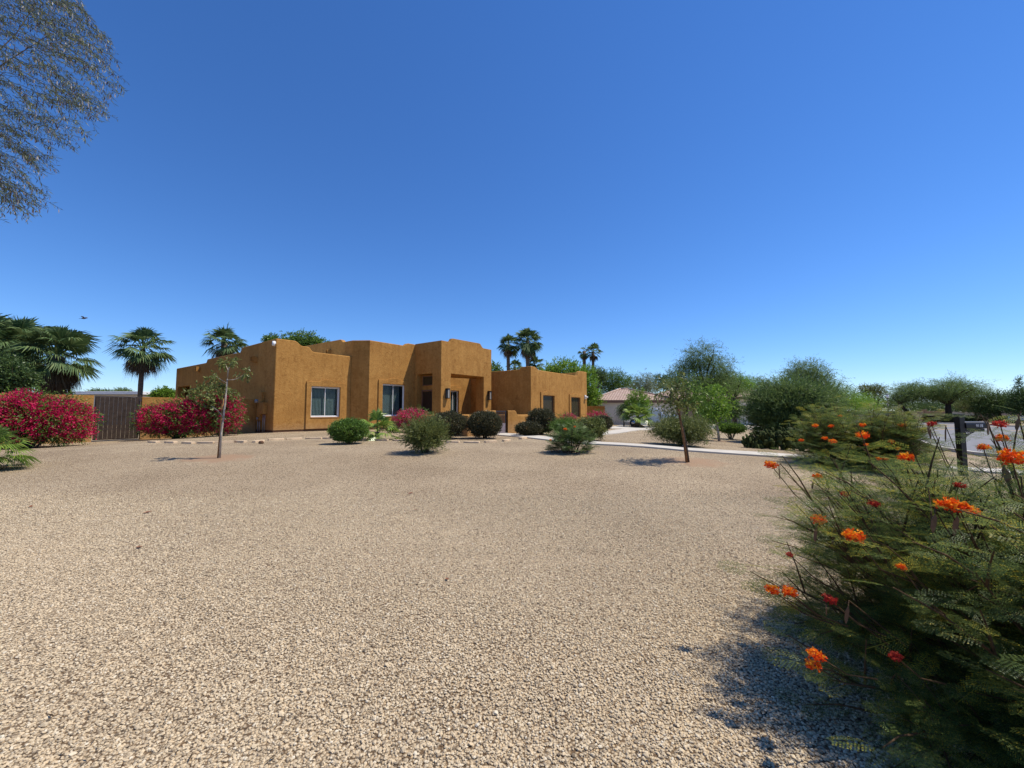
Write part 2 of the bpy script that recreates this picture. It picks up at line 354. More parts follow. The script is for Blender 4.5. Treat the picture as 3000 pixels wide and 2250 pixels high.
def kerb(pts, h=.12, w=.16):
    mb = MB(); P = [Vector(p) for p in pts]
    for a, b in zip(P[:-1], P[1:]):
        d = (b - a); d.z = 0; d.normalize(); n = Vector((-d.y, d.x, 0)) * w / 2
        za, zb = Vector((0, 0, h)), Vector((0, 0, h)); dn = Vector((0, 0, .2))
        vs = [a - n - dn, a + n - dn, a + n + za, a - n + za, b - n - dn, b + n - dn, b + n + zb, b - n + zb]
        mb.add(vs, [(0, 1, 2, 3), (4, 7, 6, 5), (3, 2, 6, 7), (0, 3, 7, 4), (1, 5, 6, 2)])
    tag(mb.build('kerb', M['concrete']), kind='structure')
kerb([at(2690, 1239), at(2672, 1262), at(2670, 1280), at(2698, 1298), at(2758, 1317), at(2860, 1333.5), at(3000, 1347), at(3700, 1388)])
kerb([at(2690, 1238.5), at(2850, 1242.5), at(2950, 1249.5), at(3300, 1256.5), at(4300, 1264)])

# loose pebbles close to the camera
def pebbles():
    n = 330000
    y = 1.1 + (7.5 - 1.1) * rng.random(n * 3) ** .8
    xr = 1.35 * y + 1.0
    x = (rng.random(n * 3) * 2 - 1) * xr
    keep = rng.random(n * 3) < np.clip((xr / 10), .12, 1) * np.clip((7.4 - y) / 3.5, 0, 1) * 4.0
    x, y = x[keep][:n], y[keep][:n]; n = len(x)
    phi = (1 + 5 ** .5) / 2
    iv = np.array([(-1, phi, 0), (1, phi, 0), (-1, -phi, 0), (1, -phi, 0), (0, -1, phi), (0, 1, phi), (0, -1, -phi), (0, 1, -phi), (phi, 0, -1), (phi, 0, 1), (-phi, 0, -1), (-phi, 0, 1)]) / math.hypot(1, phi)
    fi = np.array([(0, 11, 5), (0, 5, 1), (0, 1, 7), (0, 7, 10), (0, 10, 11), (1, 5, 9), (5, 11, 4), (11, 10, 2), (10, 7, 6), (7, 1, 8), (3, 9, 4), (3, 4, 2), (3, 2, 6), (3, 6, 8), (3, 8, 9), (4, 9, 5), (2, 4, 11), (6, 2, 10), (8, 6, 7), (9, 8, 1)])
    var = iv[None] * (1 + .28 * (rng.random((24, 12, 1)) - .5))
    P = var[rng.integers(0, 24, n)]
    s = .0040 + .0043 * rng.random(n) ** 2.2
    s = s * np.where(rng.random(n) < .01, 1.6, 1)
    sc = np.stack([s * (1 + .5 * rng.random(n)), s, s * (.55 + .35 * rng.random(n))], -1)
    P = P * sc[:, None]
    a = rng.random(n) * 6.283; c, s_ = np.cos(a), np.sin(a)
    tx = (rng.random(n) - .5) * .9; ct, st = np.cos(tx), np.sin(tx)
    Pz = P[..., 0] * st[:, None] + P[..., 2] * ct[:, None]; Px = P[..., 0] * ct[:, None] - P[..., 2] * st[:, None]
    Q = np.stack([Px * c[:, None] - P[..., 1] * s_[:, None] + x[:, None], Px * s_[:, None] + P[..., 1] * c[:, None] + y[:, None], Pz + (G(x, y) + s * .45)[:, None]], -1)
    me = bpy.data.meshes.new('pebbles')
    me.vertices.add(n * 12); me.vertices.foreach_set('co', Q.astype(np.float32).reshape(-1))
    FI = (fi[None] + 12 * np.arange(n)[:, None, None]).astype(np.int32)
    nf = n * 20
    me.loops.add(nf * 3); me.loops.foreach_set('vertex_index', FI.reshape(-1))
    me.polygons.add(nf); me.polygons.foreach_set('loop_start', np.arange(0, nf * 3, 3, dtype=np.int32)); me.polygons.foreach_set('loop_total', np.full(nf, 3, dtype=np.int32))
    me.polygons.foreach_set('use_smooth', np.zeros(nf, dtype=bool))
    me.attributes.new('tone', 'FLOAT', 'FACE').data.foreach_set('value', np.repeat(rng.random(n), 20).astype(np.float32))
    me.update()
    tag(link(me, 'gravel', M['pebble']), kind='stuff', label='loose tan pebbles covering the front yard', cat='gravel')
pebbles()

# ------------------------------------------------------------------ foliage tools
def unit(a): return a / np.maximum(np.linalg.norm(a, axis=-1, keepdims=True), 1e-9)
def rdir(n): return unit(rng.normal(size=(n, 3)))
def leaves(pos, axis, ln, wd, normal=None):
    n = len(pos); axis = unit(axis)
    side = unit(np.cross(axis, rdir(n) if normal is None else normal))
    ln = np.broadcast_to(ln, (n,))[:, None]; wd = np.broadcast_to(wd, (n,))[:, None]
    mid = pos + axis * ln * .5
    return np.stack([pos, mid + side * wd * .5, pos + axis * ln, mid - side * wd * .5], 1)
def sprays(start, d, L, k, ln, wd, droop=.3, ang=.9, flat=.0):
    """k leaves along each of n twigs"""
    n = len(start); d = unit(d); L = np.broadcast_to(L, (n,))
    s = (np.arange(k) + rng.random((n, k))) / k
    P = start[:, None] + d[:, None] * (L[:, None] * s)[..., None]
    P[..., 2] -= droop * L[:, None] * s ** 2
    t = d[:, None] + np.stack([0 * s, 0 * s, -2 * droop * s], -1)
    pr = rng.normal(size=(n, k, 3)); pr[..., 2] *= (1 - flat)
    ax = unit(t) * math.cos(ang) + unit(np.cross(unit(t), pr)) * math.sin(ang)
    m = n * k
    lv = ln * (.7 + .6 * rng.random(m))
    nm = None
    if flat: nm = rng.normal(size=(m, 3)) * (1 - flat) + np.array([0, 0, 1.])
    return leaves(P.reshape(-1, 3), ax.reshape(-1, 3), lv, lv * (wd / ln), nm)
def lumps(ells, n, shell=.55, lump=.22):
    """n points in a union of ellipsoids (cx,cy,cz,rx,ry,rz), denser outward; also outward directions"""
    w = np.array([e[3] * e[4] * e[5] for e in ells]) ** (.72); w /= w.sum()
    idx = rng.choice(len(ells), n, p=w); E = np.array(ells, float)[idx]
    d = rdir(n)
    ph = rng.random(6) * 6
    bump = 1 + lump * (np.sin(d[:, 0] * 5 + ph[0] + idx) * np.sin(d[:, 1] * 5 + ph[1]) + .6 * np.sin(d[:, 2] * 9 + ph[2] + d[:, 0] * 7))
    r = (shell + (1 - shell) * rng.random(n)) ** .9 * bump * (.9 + .2 * rng.random(n))
    return E[:, :3] + d * E[:, 3:] * r[:, None], d
def limbs(mb, base, ends, r0, n=7, wig=.12, fork=.3):
    for e in ends:
        b = Vector(base); e = Vector(e); L = (e - b).length; pts = []; 
        for i in range(n):
            t = i / (n - 1); p = b.lerp(e, t); p.z += .18 * L * math.sin(math.pi * t) * .5
            p += Vector((random.uniform(-1, 1), random.uniform(-1, 1), random.uniform(-1, 1))) * wig * L * .25 * (0 < i < n - 1)
            pts.append(p)
        mb.tube(pts, [r0 * (1 - .85 * i / (n - 1)) for i in range(n)], 6, False)
def trunk(mb, pts, r0, r1, n=9):
    k = len(pts); mb.tube(pts, [r0 * 1.35 if i == 0 else r0 + (r1 - r0) * i / (k - 1) for i in range(k)], n)

STY = {   # leaf length, width, spray length, leaves per spray, droop, angle, flatness
    'clipped': (.045, .028, .12, 5, .0, .8, 0), 'broad': (.11, .06, .35, 8, .15, .8, 0), 'small': (.07, .04, .3, 8, .1, .8, 0),
    'feather': (.055, .016, .34, 14, .25, 1.0, .5), 'weep': (.10, .022, .7, 16, .75, .5, 0), 'needle': (.09, .018, .4, 12, -.12, .45, 0)}
def foliage(root, name, mat, ells, n, style, scale=1., shell=.55, lump=.2, outward=.8, name_part=None, up=.15):
    ln, wd, L, k, dr, ang, fl = STY[style]
    P, d = lumps(ells, n, shell, lump)
    dd = d * outward + rdir(n) * .6 + np.array([0, 0, up])
    Q = sprays(P - unit(dd) * L * scale * .5, dd, L * scale * (.6 + .8 * rng.random(n)), k, ln * scale, wd * scale, dr, ang, fl)
    Q = Q[Q[:, :, 2].min(1) > .01]
    # clumps: neighbouring sprays share a tone so light and dark masses appear
    return quads(name, Q, mat, root)
def shrub(name, label, cat, px, py, wpx, ytop, mat, style='clipped', n=1500, scale=1., shell=.6, lump=.1, dp=1., box=False, stems=True, group=None, skirt=.12, flowers=None, drystems=False):
    b = at(px, py); k = b.y / F; w = wpx * k / 2; h = (py - ytop) * k
    r = empty(name, b, label, cat, group)
    e = [(0, 0, h * (skirt + 1) / 2, w, w * dp, h * (1 - skirt) / 2)]
    if box: e += [(-w * .35, -w * .35 * dp, h * .55, w * .62, w * .6 * dp, h * .45), (w * .35, -w * .35 * dp, h * .55, w * .62, w * .6 * dp, h * .45), (w * .3, w * .4 * dp, h * .55, w * .62, w * .6 * dp, h * .45), (-w * .3, w * .4 * dp, h * .55, w * .62, w * .6 * dp, h * .45)]
    foliage(r, 'foliage', mat, e, n, style, scale, shell, lump)
    mb = MB()
    for i in range(14):
        a = random.uniform(0, 6.28); q = random.uniform(.3, .85)
        mb.tube([(math.cos(a) * .05, math.sin(a) * .05, -.05), (math.cos(a) * w * q * .5, math.sin(a) * w * q * .5 * dp, h * .35), (math.cos(a) * w * q, math.sin(a) * w * dp * q, h * .72)], [.022, .014, .006], 5)
    mb.build('stems', M['drystem'] if drystems else M['bark'], r)
    return r, w, h, e
def tree(name, label, b, height, ells, mat, style='small', n=2500, scale=1., tr=.14, trunk_top=None, shell=.35, lump=.22, lean=(0, 0), bmat='bark', up=.15, outward=.8, group=None, cat='tree', nl=9):
    r = empty(name, b, label, cat, group)
    tt = trunk_top or height * .35; top = (lean[0], lean[1], tt); mb = MB()
    trunk(mb, [(0, 0, -.1), (lean[0] * .3 + .03, lean[1] * .3, tt * .4), (lean[0] * .7, lean[1] * .7 + .02, tt * .75), top], tr, tr * .7)
    E, d = lumps(ells, nl, .6, .1); limbs(mb, top, [tuple(e) for e in E], tr * .55)
    mb.build('trunk', M[bmat], r)
    foliage(r, 'crown', mat, ells, n, style, scale, shell, lump, outward, up=up)
    return r
def fan_palm(name, label, b, trunk_h, cr, nf=34, tr=.16, mat='palm', skirt=14, seg=26, emin=-45, cat='palm tree', group=None, lean=(0, 0), spread=1.0):
    r = empty(name, b, label, cat, group); mb = MB(); k = 9
    top = np.array([lean[0], lean[1], trunk_h])
    pts = [(lean[0] * (i / k) ** 1.5, lean[1] * (i / k) ** 1.5, -.1 + (trunk_h + .1) * i / k) for i in range(k + 1)]
    mb.tube(pts, [tr * (1.3 - .45 * min(1, i / 3) + .06 * (i % 2)) for i in range(k + 1)], 10); mb.build('trunk', M['palmbark'], r)
    def fronds(n, e0, e1, L, dead):
        Q = []
        for i in range(n):
            az = i * 2.39996 + random.uniform(-.4, .4); el = R(e0 + (e1 - e0) * ((i + .5) / n) + random.uniform(-14, 14))
            d = np.array([math.cos(az) * math.cos(el) * spread, math.sin(az) * math.cos(el) * spread, math.sin(el)])
            sd = np.array([-math.sin(az), math.cos(az), 0]); pl = L * .5 * random.uniform(.7, 1.2); bl = L * .54 * random.uniform(.75, 1.12) * (.8 + .4 * random.random() * dead if dead else 1)
            H = top + d * pl + np.array([0, 0, -pl * (.12 if not dead else .2)])
            w = .018 * max(1, L)
            Q.append([top - sd * w, top + sd * w, H + sd * w, H - sd * w])
            a = d + np.array([0, 0, -.25 if not dead else -.6]); a /= np.linalg.norm(a)
            up = np.cross(a, sd); up /= np.linalg.norm(up)
            if up[2] < 0: up = -up
            tw = random.uniform(-.5, .5); s2 = sd * math.cos(tw) + up * math.sin(tw)
            amax = R(105 if not dead else 60)
            for j in range(seg):
                ph = -amax + 2 * amax * (j + .5) / seg + random.uniform(-.03, .03)
                dd = a * math.cos(ph) + s2 * math.sin(ph); l = bl * (.78 + .22 * math.cos(ph)) * random.uniform(.85, 1.05)
                pw = l * amax / seg * 1.1
                sp = -a * math.sin(ph) + s2 * math.cos(ph)
                mid = H + dd * l * .55 + up * .02 * l; tip = H + dd * l + np.array([0, 0, -l * random.uniform(.15, .4) * (1 + .8 * dead)])
                Q.append([H, mid + sp * pw * .55, tip, mid - sp * pw * .55 + up * pw * .35])
        return np.array(Q)
    quads('crown', fronds(nf, 82, emin, cr, 0), M[mat], r)
    if skirt: quads('dead_fronds', fronds(skirt, emin - 8, -86, cr * .8, 1), M['dead'], r)
    return r
def bougainvillea(name, label, b, ells, n, mat='magenta', green=.5, scale=1., group=None):
    r = empty(name, b, label, 'bougainvillea', group)
    P, d = lumps(ells, n, .72, .14); dd = d + rdir(n) * .5 + np.array([0, 0, .25])
    k = P[:, 2] > .18 + .25 * rng.random(len(P)); P, dd = P[k], dd[k]
    k = (np.sin(P[:, 0] * 6.1) * np.sin(P[:, 1] * 5.3 + 1) + np.sin(P[:, 2] * 8.3 + P[:, 0] * 3.1) * .8 + .5 * rng.normal(size=len(P))) > -.85; P, dd = P[k], dd[k]
    c = np.repeat(P, 8, 0) + rng.normal(size=(len(P) * 8, 3)) * .05 * scale
    Q = leaves(c, rdir(len(c)) + np.repeat(dd, 8, 0) * .4, .052 * scale * (.8 + .5 * rng.random(len(c))), .044 * scale)
    quads('blossoms', Q, M[mat], r)
    m_ = int(n * green); P, d = lumps(ells, m_, .35, .14)
    Q = sprays(P, d + rdir(m_) * .5, .25 * scale, 8, .055 * scale, .032 * scale, .1, .8); Q = Q[Q[:, :, 2].min(1) > .02]
    quads('foliage', Q, M['green'], r)
    mb = MB(); E, _ = lumps(ells, 16, .6, .1)
    for e in E: mb.tube([(random.uniform(-.2, .2), 0, -.05), (e[0] * .5, e[1] * .5, e[2] * .55), tuple(e)], [.03, .018, .007], 5)
    mb.build('stems', M['bark'], r)
    return r
def frond_template(pairs, leaflets, wl=.5):
    Q = []
    for i in range(pairs):
        t = .12 + .88 * (i + .5) / pairs; pl = .27 * math.sin(math.pi * (.2 + .72 * t)) + .05
        for s in (-1, 1):
            d = np.array([math.cos(R(58)), s * math.sin(R(58)), 0.]); o = np.array([t, 0, 0.])
            nrm = np.array([-d[1], d[0], 0])
            if leaflets == 1: Q.append([o, o + d * pl * .5 + nrm * pl * .11, o + d * pl, o + d * pl * .5 - nrm * pl * .11])
            else:
                for j in range(leaflets):
                    q = o + d * pl * (.1 + .9 * (j + .5) / leaflets); lw = pl * .85 / leaflets * wl; ll = .07 * (1 - .3 * j / leaflets)
                    for s2 in (-1, 1):
                        a = nrm * s2 * .94 + d * .34; c = q + a * ll * .5
                        pp = d * lw
                        Q.append([q, c + pp, q + a * ll, c - pp])
    Q.append([(0, -.008, 0), (1, -.003, 0), (1, .003, 0), (0, .008, 0)])
    Q = np.array(Q, float); Q[..., 2] = -.22 * Q[..., 0] ** 2 - .25 * np.abs(Q[..., 1]) ** 1.5
    return Q
T_HI = frond_template(6, 6, .34); T_MD = frond_template(6, 4, .36); T_LO = frond_template(6, 1)
def place(T, pos, d, sc, roll=.35):
    n = len(pos); d = unit(d); up = np.array([0, 0, 1.]) + rng.normal(size=(n, 3)) * roll
    s = unit(np.cross(up, d)); u = np.cross(d, s); sc = np.broadcast_to(sc, (n,))[:, None, None, None]
    return (pos[:, None, None] + sc * (T[None, ..., 0:1] * d[:, None, None] + T[None, ..., 1:2] * s[:, None, None] + T[None, ..., 2:3] * u[:, None, None])).reshape(-1, 4, 3)
def flower(root, p, size, mat='flame', n=64, flat=.6):
    size *= .95
    """an umbrella cluster of small crinkled flowers on a stalk"""
    c = rdir(n) * np.array([1, 1, flat]) * size * (.45 + .55 * rng.random((n, 1))) + np.array(p)
    Q = [leaves(c + rdir(n) * size * .08, rdir(n) + np.array([0, 0, .5]), size * .36, size * .26) for _ in range(3)]
    st = leaves(np.repeat(np.array([p]), 26, 0), rdir(26) * np.array([1, 1, .6]) + np.array([0, 0, .2]), size * 1.25, size * .05)
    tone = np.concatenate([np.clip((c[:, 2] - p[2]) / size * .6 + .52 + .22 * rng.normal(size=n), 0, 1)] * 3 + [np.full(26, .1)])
    return quads('flower_cluster', np.concatenate(Q + [st]), M[mat], root, tone=tone)
def pod(root, p, L=.09, w=.022, lean=0.3):
    a = random.uniform(0, 6.28); dx, dy = math.cos(a), math.sin(a); mb = MB()
    poly = [(0, 0), (w * .45, -L * .2), (w * .5, -L * .6), (w * .3, -L * .95), (w * .05, -L), (-w * .4, -L * .75), (-w * .5, -L * .3)]
    mb.prism(poly, lambda q, z, d: (p[0] + dx * q + dy * d + lean * z * dx * .6, p[1] + dy * q - dx * d + lean * z * dy * .6, p[2] + z), -.002, .002)
    return mb.build('seed_pod', M['pod2'], root)

# ------------------------------------------------------------------ the ochre stucco house
C0 = Vector((-12.56, 21.6, 0)); HA = math.atan2(.804, .595)
D1 = Vector((math.cos(HA), math.sin(HA), 0)); D2 = Vector((-math.sin(HA), math.cos(HA), 0))
def HW(u, v, z=0): return C0 + D1 * u + D2 * v + Vector((0, 0, z))
ZB = 0.0
def wall_ring(name, corners, edges, root, mat, thick=.28, zroof=None, zbase=-.2, bevel=.05, closed=True, reveal=.2):
    bm = bmesh.new(); n = len(corners); C = [Vector(c) for c in corners]
    ne = n if closed else n - 1
    tops = []
    for i in range(ne):
        a, b = C[i], C[(i + 1) % n]; L = (b - a).length; pr = [(s if s >= 0 else L + s, z) for s, z in edges[i]['top']]
        if pr[0][0] > 0: pr = [(0, pr[0][1])] + pr
        if pr[-1][0] < L: pr = pr + [(L, pr[-1][1])]
        tops.append((a, (b - a).normalized(), L, pr))
    for i in range(ne):       # share the corner height
        j = (i + 1) % n
        if j < ne: tops[j][3][0] = (0, tops[i][3][-1][1])
    for i in range(ne):
        a, d, L, pr = tops[i]; nin = Vector((-d.y, d.x))
        w = lambda s, z, o=0: (a.x + d.x * s + nin.x * o, a.y + d.y * s + nin.y * o, z)
        loop = [w(0, zbase), w(L, zbase)] + [w(s, z) for s, z in pr[::-1]]
        vs = [bm.verts.new(p) for p in loop]; es = [bm.edges.new((vs[k], vs[(k + 1) % len(vs)])) for k in range(len(vs))]
        for (s0, s1, z0, z1) in edges[i].get('holes', []):
            hv = [bm.verts.new(w(*q)) for q in ((s0, z0), (s1, z0), (s1, z1), (s0, z1))]
            es += [bm.edges.new((hv[k], hv[(k + 1) % 4])) for k in range(4)]
            rv = edges[i].get('reveal', reveal)
            iv = [bm.verts.new(w(q[0], q[1], rv)) for q in ((s0, z0), (s1, z0), (s1, z1), (s0, z1))]
            for k in range(4): bm.faces.new((hv[k], hv[(k + 1) % 4], iv[(k + 1) % 4], iv[k]))
        bmesh.ops.triangle_fill(bm, use_beauty=True, use_dissolve=True, edges=es)
        # top and inner face
        def off(s, first, last):
            if first and (closed or i > 0):
                dp = tops[i - 1][1]; m = (nin + Vector((-dp.y, dp.x))); m = m / max(m.length_squared, 1e-6) * 2
                return m * thick
            if last and (closed or i < ne - 1):
                dn = tops[(i + 1) % ne][1]; m = (nin + Vector((-dn.y, dn.x))); m = m / max(m.length_squared, 1e-6) * 2
                return m * thick
            return nin * thick
        q = [(a + d * s, z, off(s, k == 0, k == len(pr) - 1)) for k, (s, z) in enumerate(pr)]
        zr = zroof if zroof is not None else zbase
        for (p0, z0, o0), (p1, z1, o1) in zip(q[:-1], q[1:]):
            A = bm.verts.new((p0.x, p0.y, z0)); B = bm.verts.new((p1.x, p1.y, z1)); Cc = bm.verts.new((p1.x + o1.x, p1.y + o1.y, z1)); D = bm.verts.new((p0.x + o0.x, p0.y + o0.y, z0))
            bm.faces.new((A, B, Cc, D))
            E_ = bm.verts.new((p1.x + o1.x, p1.y + o1.y, zr)); F_ = bm.verts.new((p0.x + o0.x, p0.y + o0.y, zr)); bm.faces.new((D, Cc, E_, F_))
    bmesh.ops.remove_doubles(bm, verts=bm.verts, dist=.0005)
    bmesh.ops.recalc_face_normals(bm, faces=bm.faces)
    me = bpy.data.meshes.new(name); bm.to_mesh(me); bm.free()
    o = link(me, name, mat, root)
    m = o.modifiers.new('b', 'BEVEL'); m.width = bevel; m.segments = 3; m.limit_method = 'ANGLE'; m.angle_limit = R(40)
    return o
def poly_sheet(mb, poly, z):
    tri = tessellate_polygon([[Vector((x, y, 0)) for x, y in poly]]); mb.add([(x, y, z) for x, y in poly], [tuple(t) for t in tri])

house = empty('stucco_house', C0, 'single storey ochre stucco house with stepped parapets and flat roofs', 'house', rz=HA)
# left wing
A = wall_ring('wall', [(0, 0), (4.45, 0), (4.45, 16.6), (0, 16.6)], [
    dict(top=[(0, 5.38), (1.0, 5.39), (1.12, 5.34), (1.32, 5.18), (1.42, 5.15), (1.74, 5.15), (1.84, 5.1), (1.98, 4.92), (2.08, 4.89), (4.45, 4.89)], holes=[(1.96, 3.72, 1.16, 2.93)], reveal=.16),
    dict(top=[(0, 4.89), (16.6, 4.8)]), dict(top=[(0, 4.8)]),
    dict(top=[(0, 4.8), (6.3, 4.8), (6.42, 4.86), (6.5, 5.0), (6.6, 5.03), (11.9, 5.03), (12.0, 5.08), (12.15, 5.27), (12.3, 5.3), (16.6, 5.38)], holes=[(.5, 3.2, 1.0, 3.35)], reveal=.5)],
    house, M['stucco'], zroof=4.2, zbase=.5)
# main body with the cut-off corner
Bm = wall_ring('wall', [(4.451, .0), (5.06, -.95), (8.66, -.95), (8.66, -.5), (26, -.5), (26, 14), (4.451, 14)], [
    dict(top=[(0, 5.9), (1.13, 5.9)]),
    dict(top=[(0, 5.9), (2.55, 5.9), (2.68, 5.93), (2.85, 6.06), (3.0, 6.1), (3.6, 6.1)], holes=[(.957, 2.72, 1.18, 3.25)], reveal=.16),
    dict(top=[(0, 6.1)]), dict(top=[(0, 6.1), (.3, 5.6), (5.0, 4.5), (17.34, 4.5)], holes=[(3.6, 4.72, .75, 3.1)], reveal=.15),
    dict(top=[(0, 4.5)]), dict(top=[(0, 4.5), (17.0, 4.5), (20.5, 6.1)]),
    dict(top=[(0, 6.1), (12.6, 6.1), (12.75, 6.06), (12.9, 5.93), (13.0, 5.9), (14.0, 5.9)])],
    house, M['stucco'], zroof=4.2, zbase=.5)
# entry portal
P0, P1 = 8.62, 13.75
Lb = math.hypot(P1 - 9.6, -.953 + 2.78)
Pm = wall_ring('wall', [(P0, -.953), (P0, -3.53), (P1, -3.53), (P1, -2.78), (9.6, -.953)], [
    dict(top=[(0, 6.12)], holes=[(.25, 1.76, .42, 4.0)], reveal=.45),
    dict(top=[(0, 6.12), (.70, 6.12), (.80, 6.16), (.94, 6.36), (1.04, 6.39), (3.75, 6.42), (3.86, 6.39), (4.1, 6.16), (4.22, 6.12)], holes=[(.9, 4.25, .43, 4.0)], reveal=.74),
    dict(top=[(0, 6.12)]), dict(top=[(0, 6.12)], holes=[(.12, Lb - .12, .3, 3.93)], reveal=.02), dict(top=[(0, 6.12)])],
    house, M['stucco'], thick=.22, zroof=4.1, zbase=.1)
mb = MB(); poly_sheet(mb, [(P0 + .02, -.97), (P0 + .02, -3.51), (P1 - .02, -3.51), (P1 - .02, -2.79), (9.6, -.97)], 4.012)
mb.build('porch_ceiling', M['stucco'], house)
MB().box(12.9, P1 - .02, -3.5, -2.79, .3, 3.97).build('wall', M['stucco'], house)
MB().box(9.075, 9.5, -3.45, -.98, .3, 3.97).build('wall', M['stucco'], house)
# right wing
Cw = wall_ring('wall', [(14.8, -.497), (14.8, -6.37), (23.9, -6.37), (23.9, -.497)], [
    dict(top=[(0, 4.6), (4.72, 4.6), (4.85, 4.64), (4.98, 4.76), (5.08, 4.79)]),
    dict(top=[(0, 4.79), (.55, 4.79), (.68, 4.76), (.98, 4.62), (1.1, 4.59), (7.15, 4.57), (7.3, 4.62), (7.55, 4.96), (7.75, 5.04), (9.1, 5.06)], holes=[(1.56, 3.25, .98, 2.72), (6.0, 7.68, .98, 2.7)], reveal=.13),
    dict(top=[(0, 5.06), (2.6, 5.04), (2.9, 4.7), (5.0, 4.6)])],
    house, M['stucco'], zroof=4.0, zbase=.45, closed=False)
# roofs
for nm, pl, z in (('roof', [(.25, .25), (4.2, .25), (4.2, 16.3), (.25, 16.3)], 4.45), ('roof', [(4.75, .15), (5.3, -.65), (8.4, -.65), (8.4, -.2), (25.7, -.2), (25.7, 13.7), (4.75, 13.7)], 4.40), ('roof', [(15.1, -.52), (15.1, -6.1), (23.6, -6.1), (23.6, -.52)], 4.1), ('roof', [(P0 + .2, -1.2), (P0 + .2, -3.3), (P1 - .2, -3.3), (P1 - .2, -3.0), (9.7, -1.2)], 5.6)):
    mb = MB(); poly_sheet(mb, pl, z); mb.build(nm, M['roof_coat'], house, fixn=False)
M['stem'] = M['stem']; M['stem_wall'] = plain('stem_wall_paint', (.13, .06, .028), .9, 0, .15)
mb = MB()
mb.prism([(.03, .03), (4.44, .03), (4.44, 16.5), (.03, 16.5)], lambda a, b, d: (a, b, d), -.3, .53)
mb.prism([(4.49, .03), (5.08, -.92), (8.6, -.92), (8.6, -.47), (25.9, -.47), (25.9, 13.9), (4.49, 13.9)], lambda a, b, d: (a, b, d), -.3, .54)
mb.prism([(14.83, -.55), (14.83, -6.34), (23.87, -6.34), (23.87, -.55)], lambda a, b, d: (a, b, d), -.3, .5)
mb.prism([(P0 + .03, -.98), (P0 + .03, -3.5), (9.5, -3.5), (9.5, -.98)], lambda a, b, d: (a, b, d), -.3, .45)
mb.build('stem_wall', M['stem_wall'], house)

def plane(a, b):
    a = Vector(a); b = Vector(b); d = (b - a).normalized(); n = Vector((-d.y, d.x))
    return lambda s, z, o=0.: (a.x + d.x * s + n.x * o, a.y + d.y * s + n.y * o, z)
def surround(fn, s0, s1, z0, z1, hole, bump=.14, proud=.075):
    """raised stucco surround with a scalloped top, running down to z0"""
    c = (s0 + s1) / 2; w = (s1 - s0); bw = w * .16; tp = []
    n = 12
    prof = [(s0, z1), (c - bw - .16, z1)] + [(c - bw - .16 + .16 * i / 4, z1 + bump * .75 * (1 - math.cos(math.pi * i / 8))) for i in range(1, 4)] + \
        [(c + bw * math.cos(math.pi * (1 - i / 8)), z1 + bump * .55 + bump * .45 * math.sin(math.pi * i / 8)) for i in range(9)] + \
        [(c + bw + .16 - .16 * i / 4, z1 + bump * .75 * (1 - math.cos(math.pi * i / 8))) for i in range(3, 0, -1)] + [(c + bw + .16, z1), (s1, z1)]
    bm = bmesh.new(); h0, h1, g0, g1 = hole
    loop = [(s0, z0), (s1, z0)] + prof[::-1]
    def ring(o):
        vs = [bm.verts.new(fn(a, b, o)) for a, b in loop]; hv = [bm.verts.new(fn(a, b, o)) for a, b in ((h0, g0), (h1, g0), (h1, g1), (h0, g1))]
        return vs, hv
    v0, h0_ = ring(-proud); v1, h1_ = ring(.01)
    es = [bm.edges.new((v0[k], v0[(k + 1) % len(v0)])) for k in range(len(v0))] + [bm.edges.new((h0_[k], h0_[(k + 1) % 4])) for k in range(4)]
    bmesh.ops.triangle_fill(bm, use_beauty=True, use_dissolve=True, edges=es)
    for a, b in ((v0, v1), (h0_, h1_)):
        m_ = len(a)
        for k in range(m_): bm.faces.new((a[k], a[(k + 1) % m_], b[(k + 1) % m_], b[k]))
    bmesh.ops.recalc_face_normals(bm, faces=bm.faces)
    me = bpy.data.meshes.new('window_surround'); bm.to_mesh(me); bm.free()
    o = link(me, 'window_surround', M['stucco'], house); m_ = o.modifiers.new('b', 'BEVEL'); m_.width = .022; m_.segments = 3; m_.limit_method = 'ANGLE'; m_.angle_limit = R(40)
def window(fn, s0, s1, z0, z1, dep, slider=True, open_right=.22):
    w = MB().frame(s0, s1, z0, z1, .055, dep - .06, dep + .02, fn).build('window', M['white_metal'], house, bevel=.006)
    c = (s0 + s1) / 2
    MB().frame(s0 + .055, c + .03, z0 + .055, z1 - .055, .04, dep - .03, dep - .005, fn).build('sash', M['white_metal'], w, bevel=.004)
    MB().frame(c - .0, s1 - .055, z0 + .055, z1 - .055, .035, dep + .0, dep + .018, fn).build('sash', M['white_metal'], w, bevel=.004)
    g = MB(); g.prism([(s0 + .09, z0 + .09), (s1 - .09, z0 + .09), (s1 - .09, z1 - .09), (s0 + .09, z1 - .09)], fn, dep + .004, dep + .008); g.build('pane', M['glass'], w)
    b = MB(); x = s0 + .1
    while x < s1 - open_right:
        t = .35 + .1 * random.random(); 
        b.add([fn(x, z0 + .07, dep + .10), fn(x + .078, z0 + .07, dep + .10 + .03), fn(x + .078, z1 - .06, dep + .13), fn(x, z1 - .06, dep + .10)], [(0, 1, 2, 3)]); x += .082
    b.build('vertical_blind', M['blind'], w)
    k = MB(); k.prism([(s0 + .01, z0 + .01), (s1 - .01, z0 + .01), (s1 - .01, z1 - .01), (s0 + .01, z1 - .01)], fn, dep + .3, dep + .32); k.build('dark_room', M['inside'], w)
    sl = MB(); sl.prism([(s0 - .03, z0 - .035), (s1 + .03, z0 - .035), (s1 + .03, z0 + .004), (s0 - .03, z0 + .004)], fn, -.10, dep); sl.build('sill', M['stucco'], w, bevel=.01)
    return w
fa = plane((0, 0), (4.45, 0)); window(fa, 1.96, 3.72, 1.16, 2.93, .10)
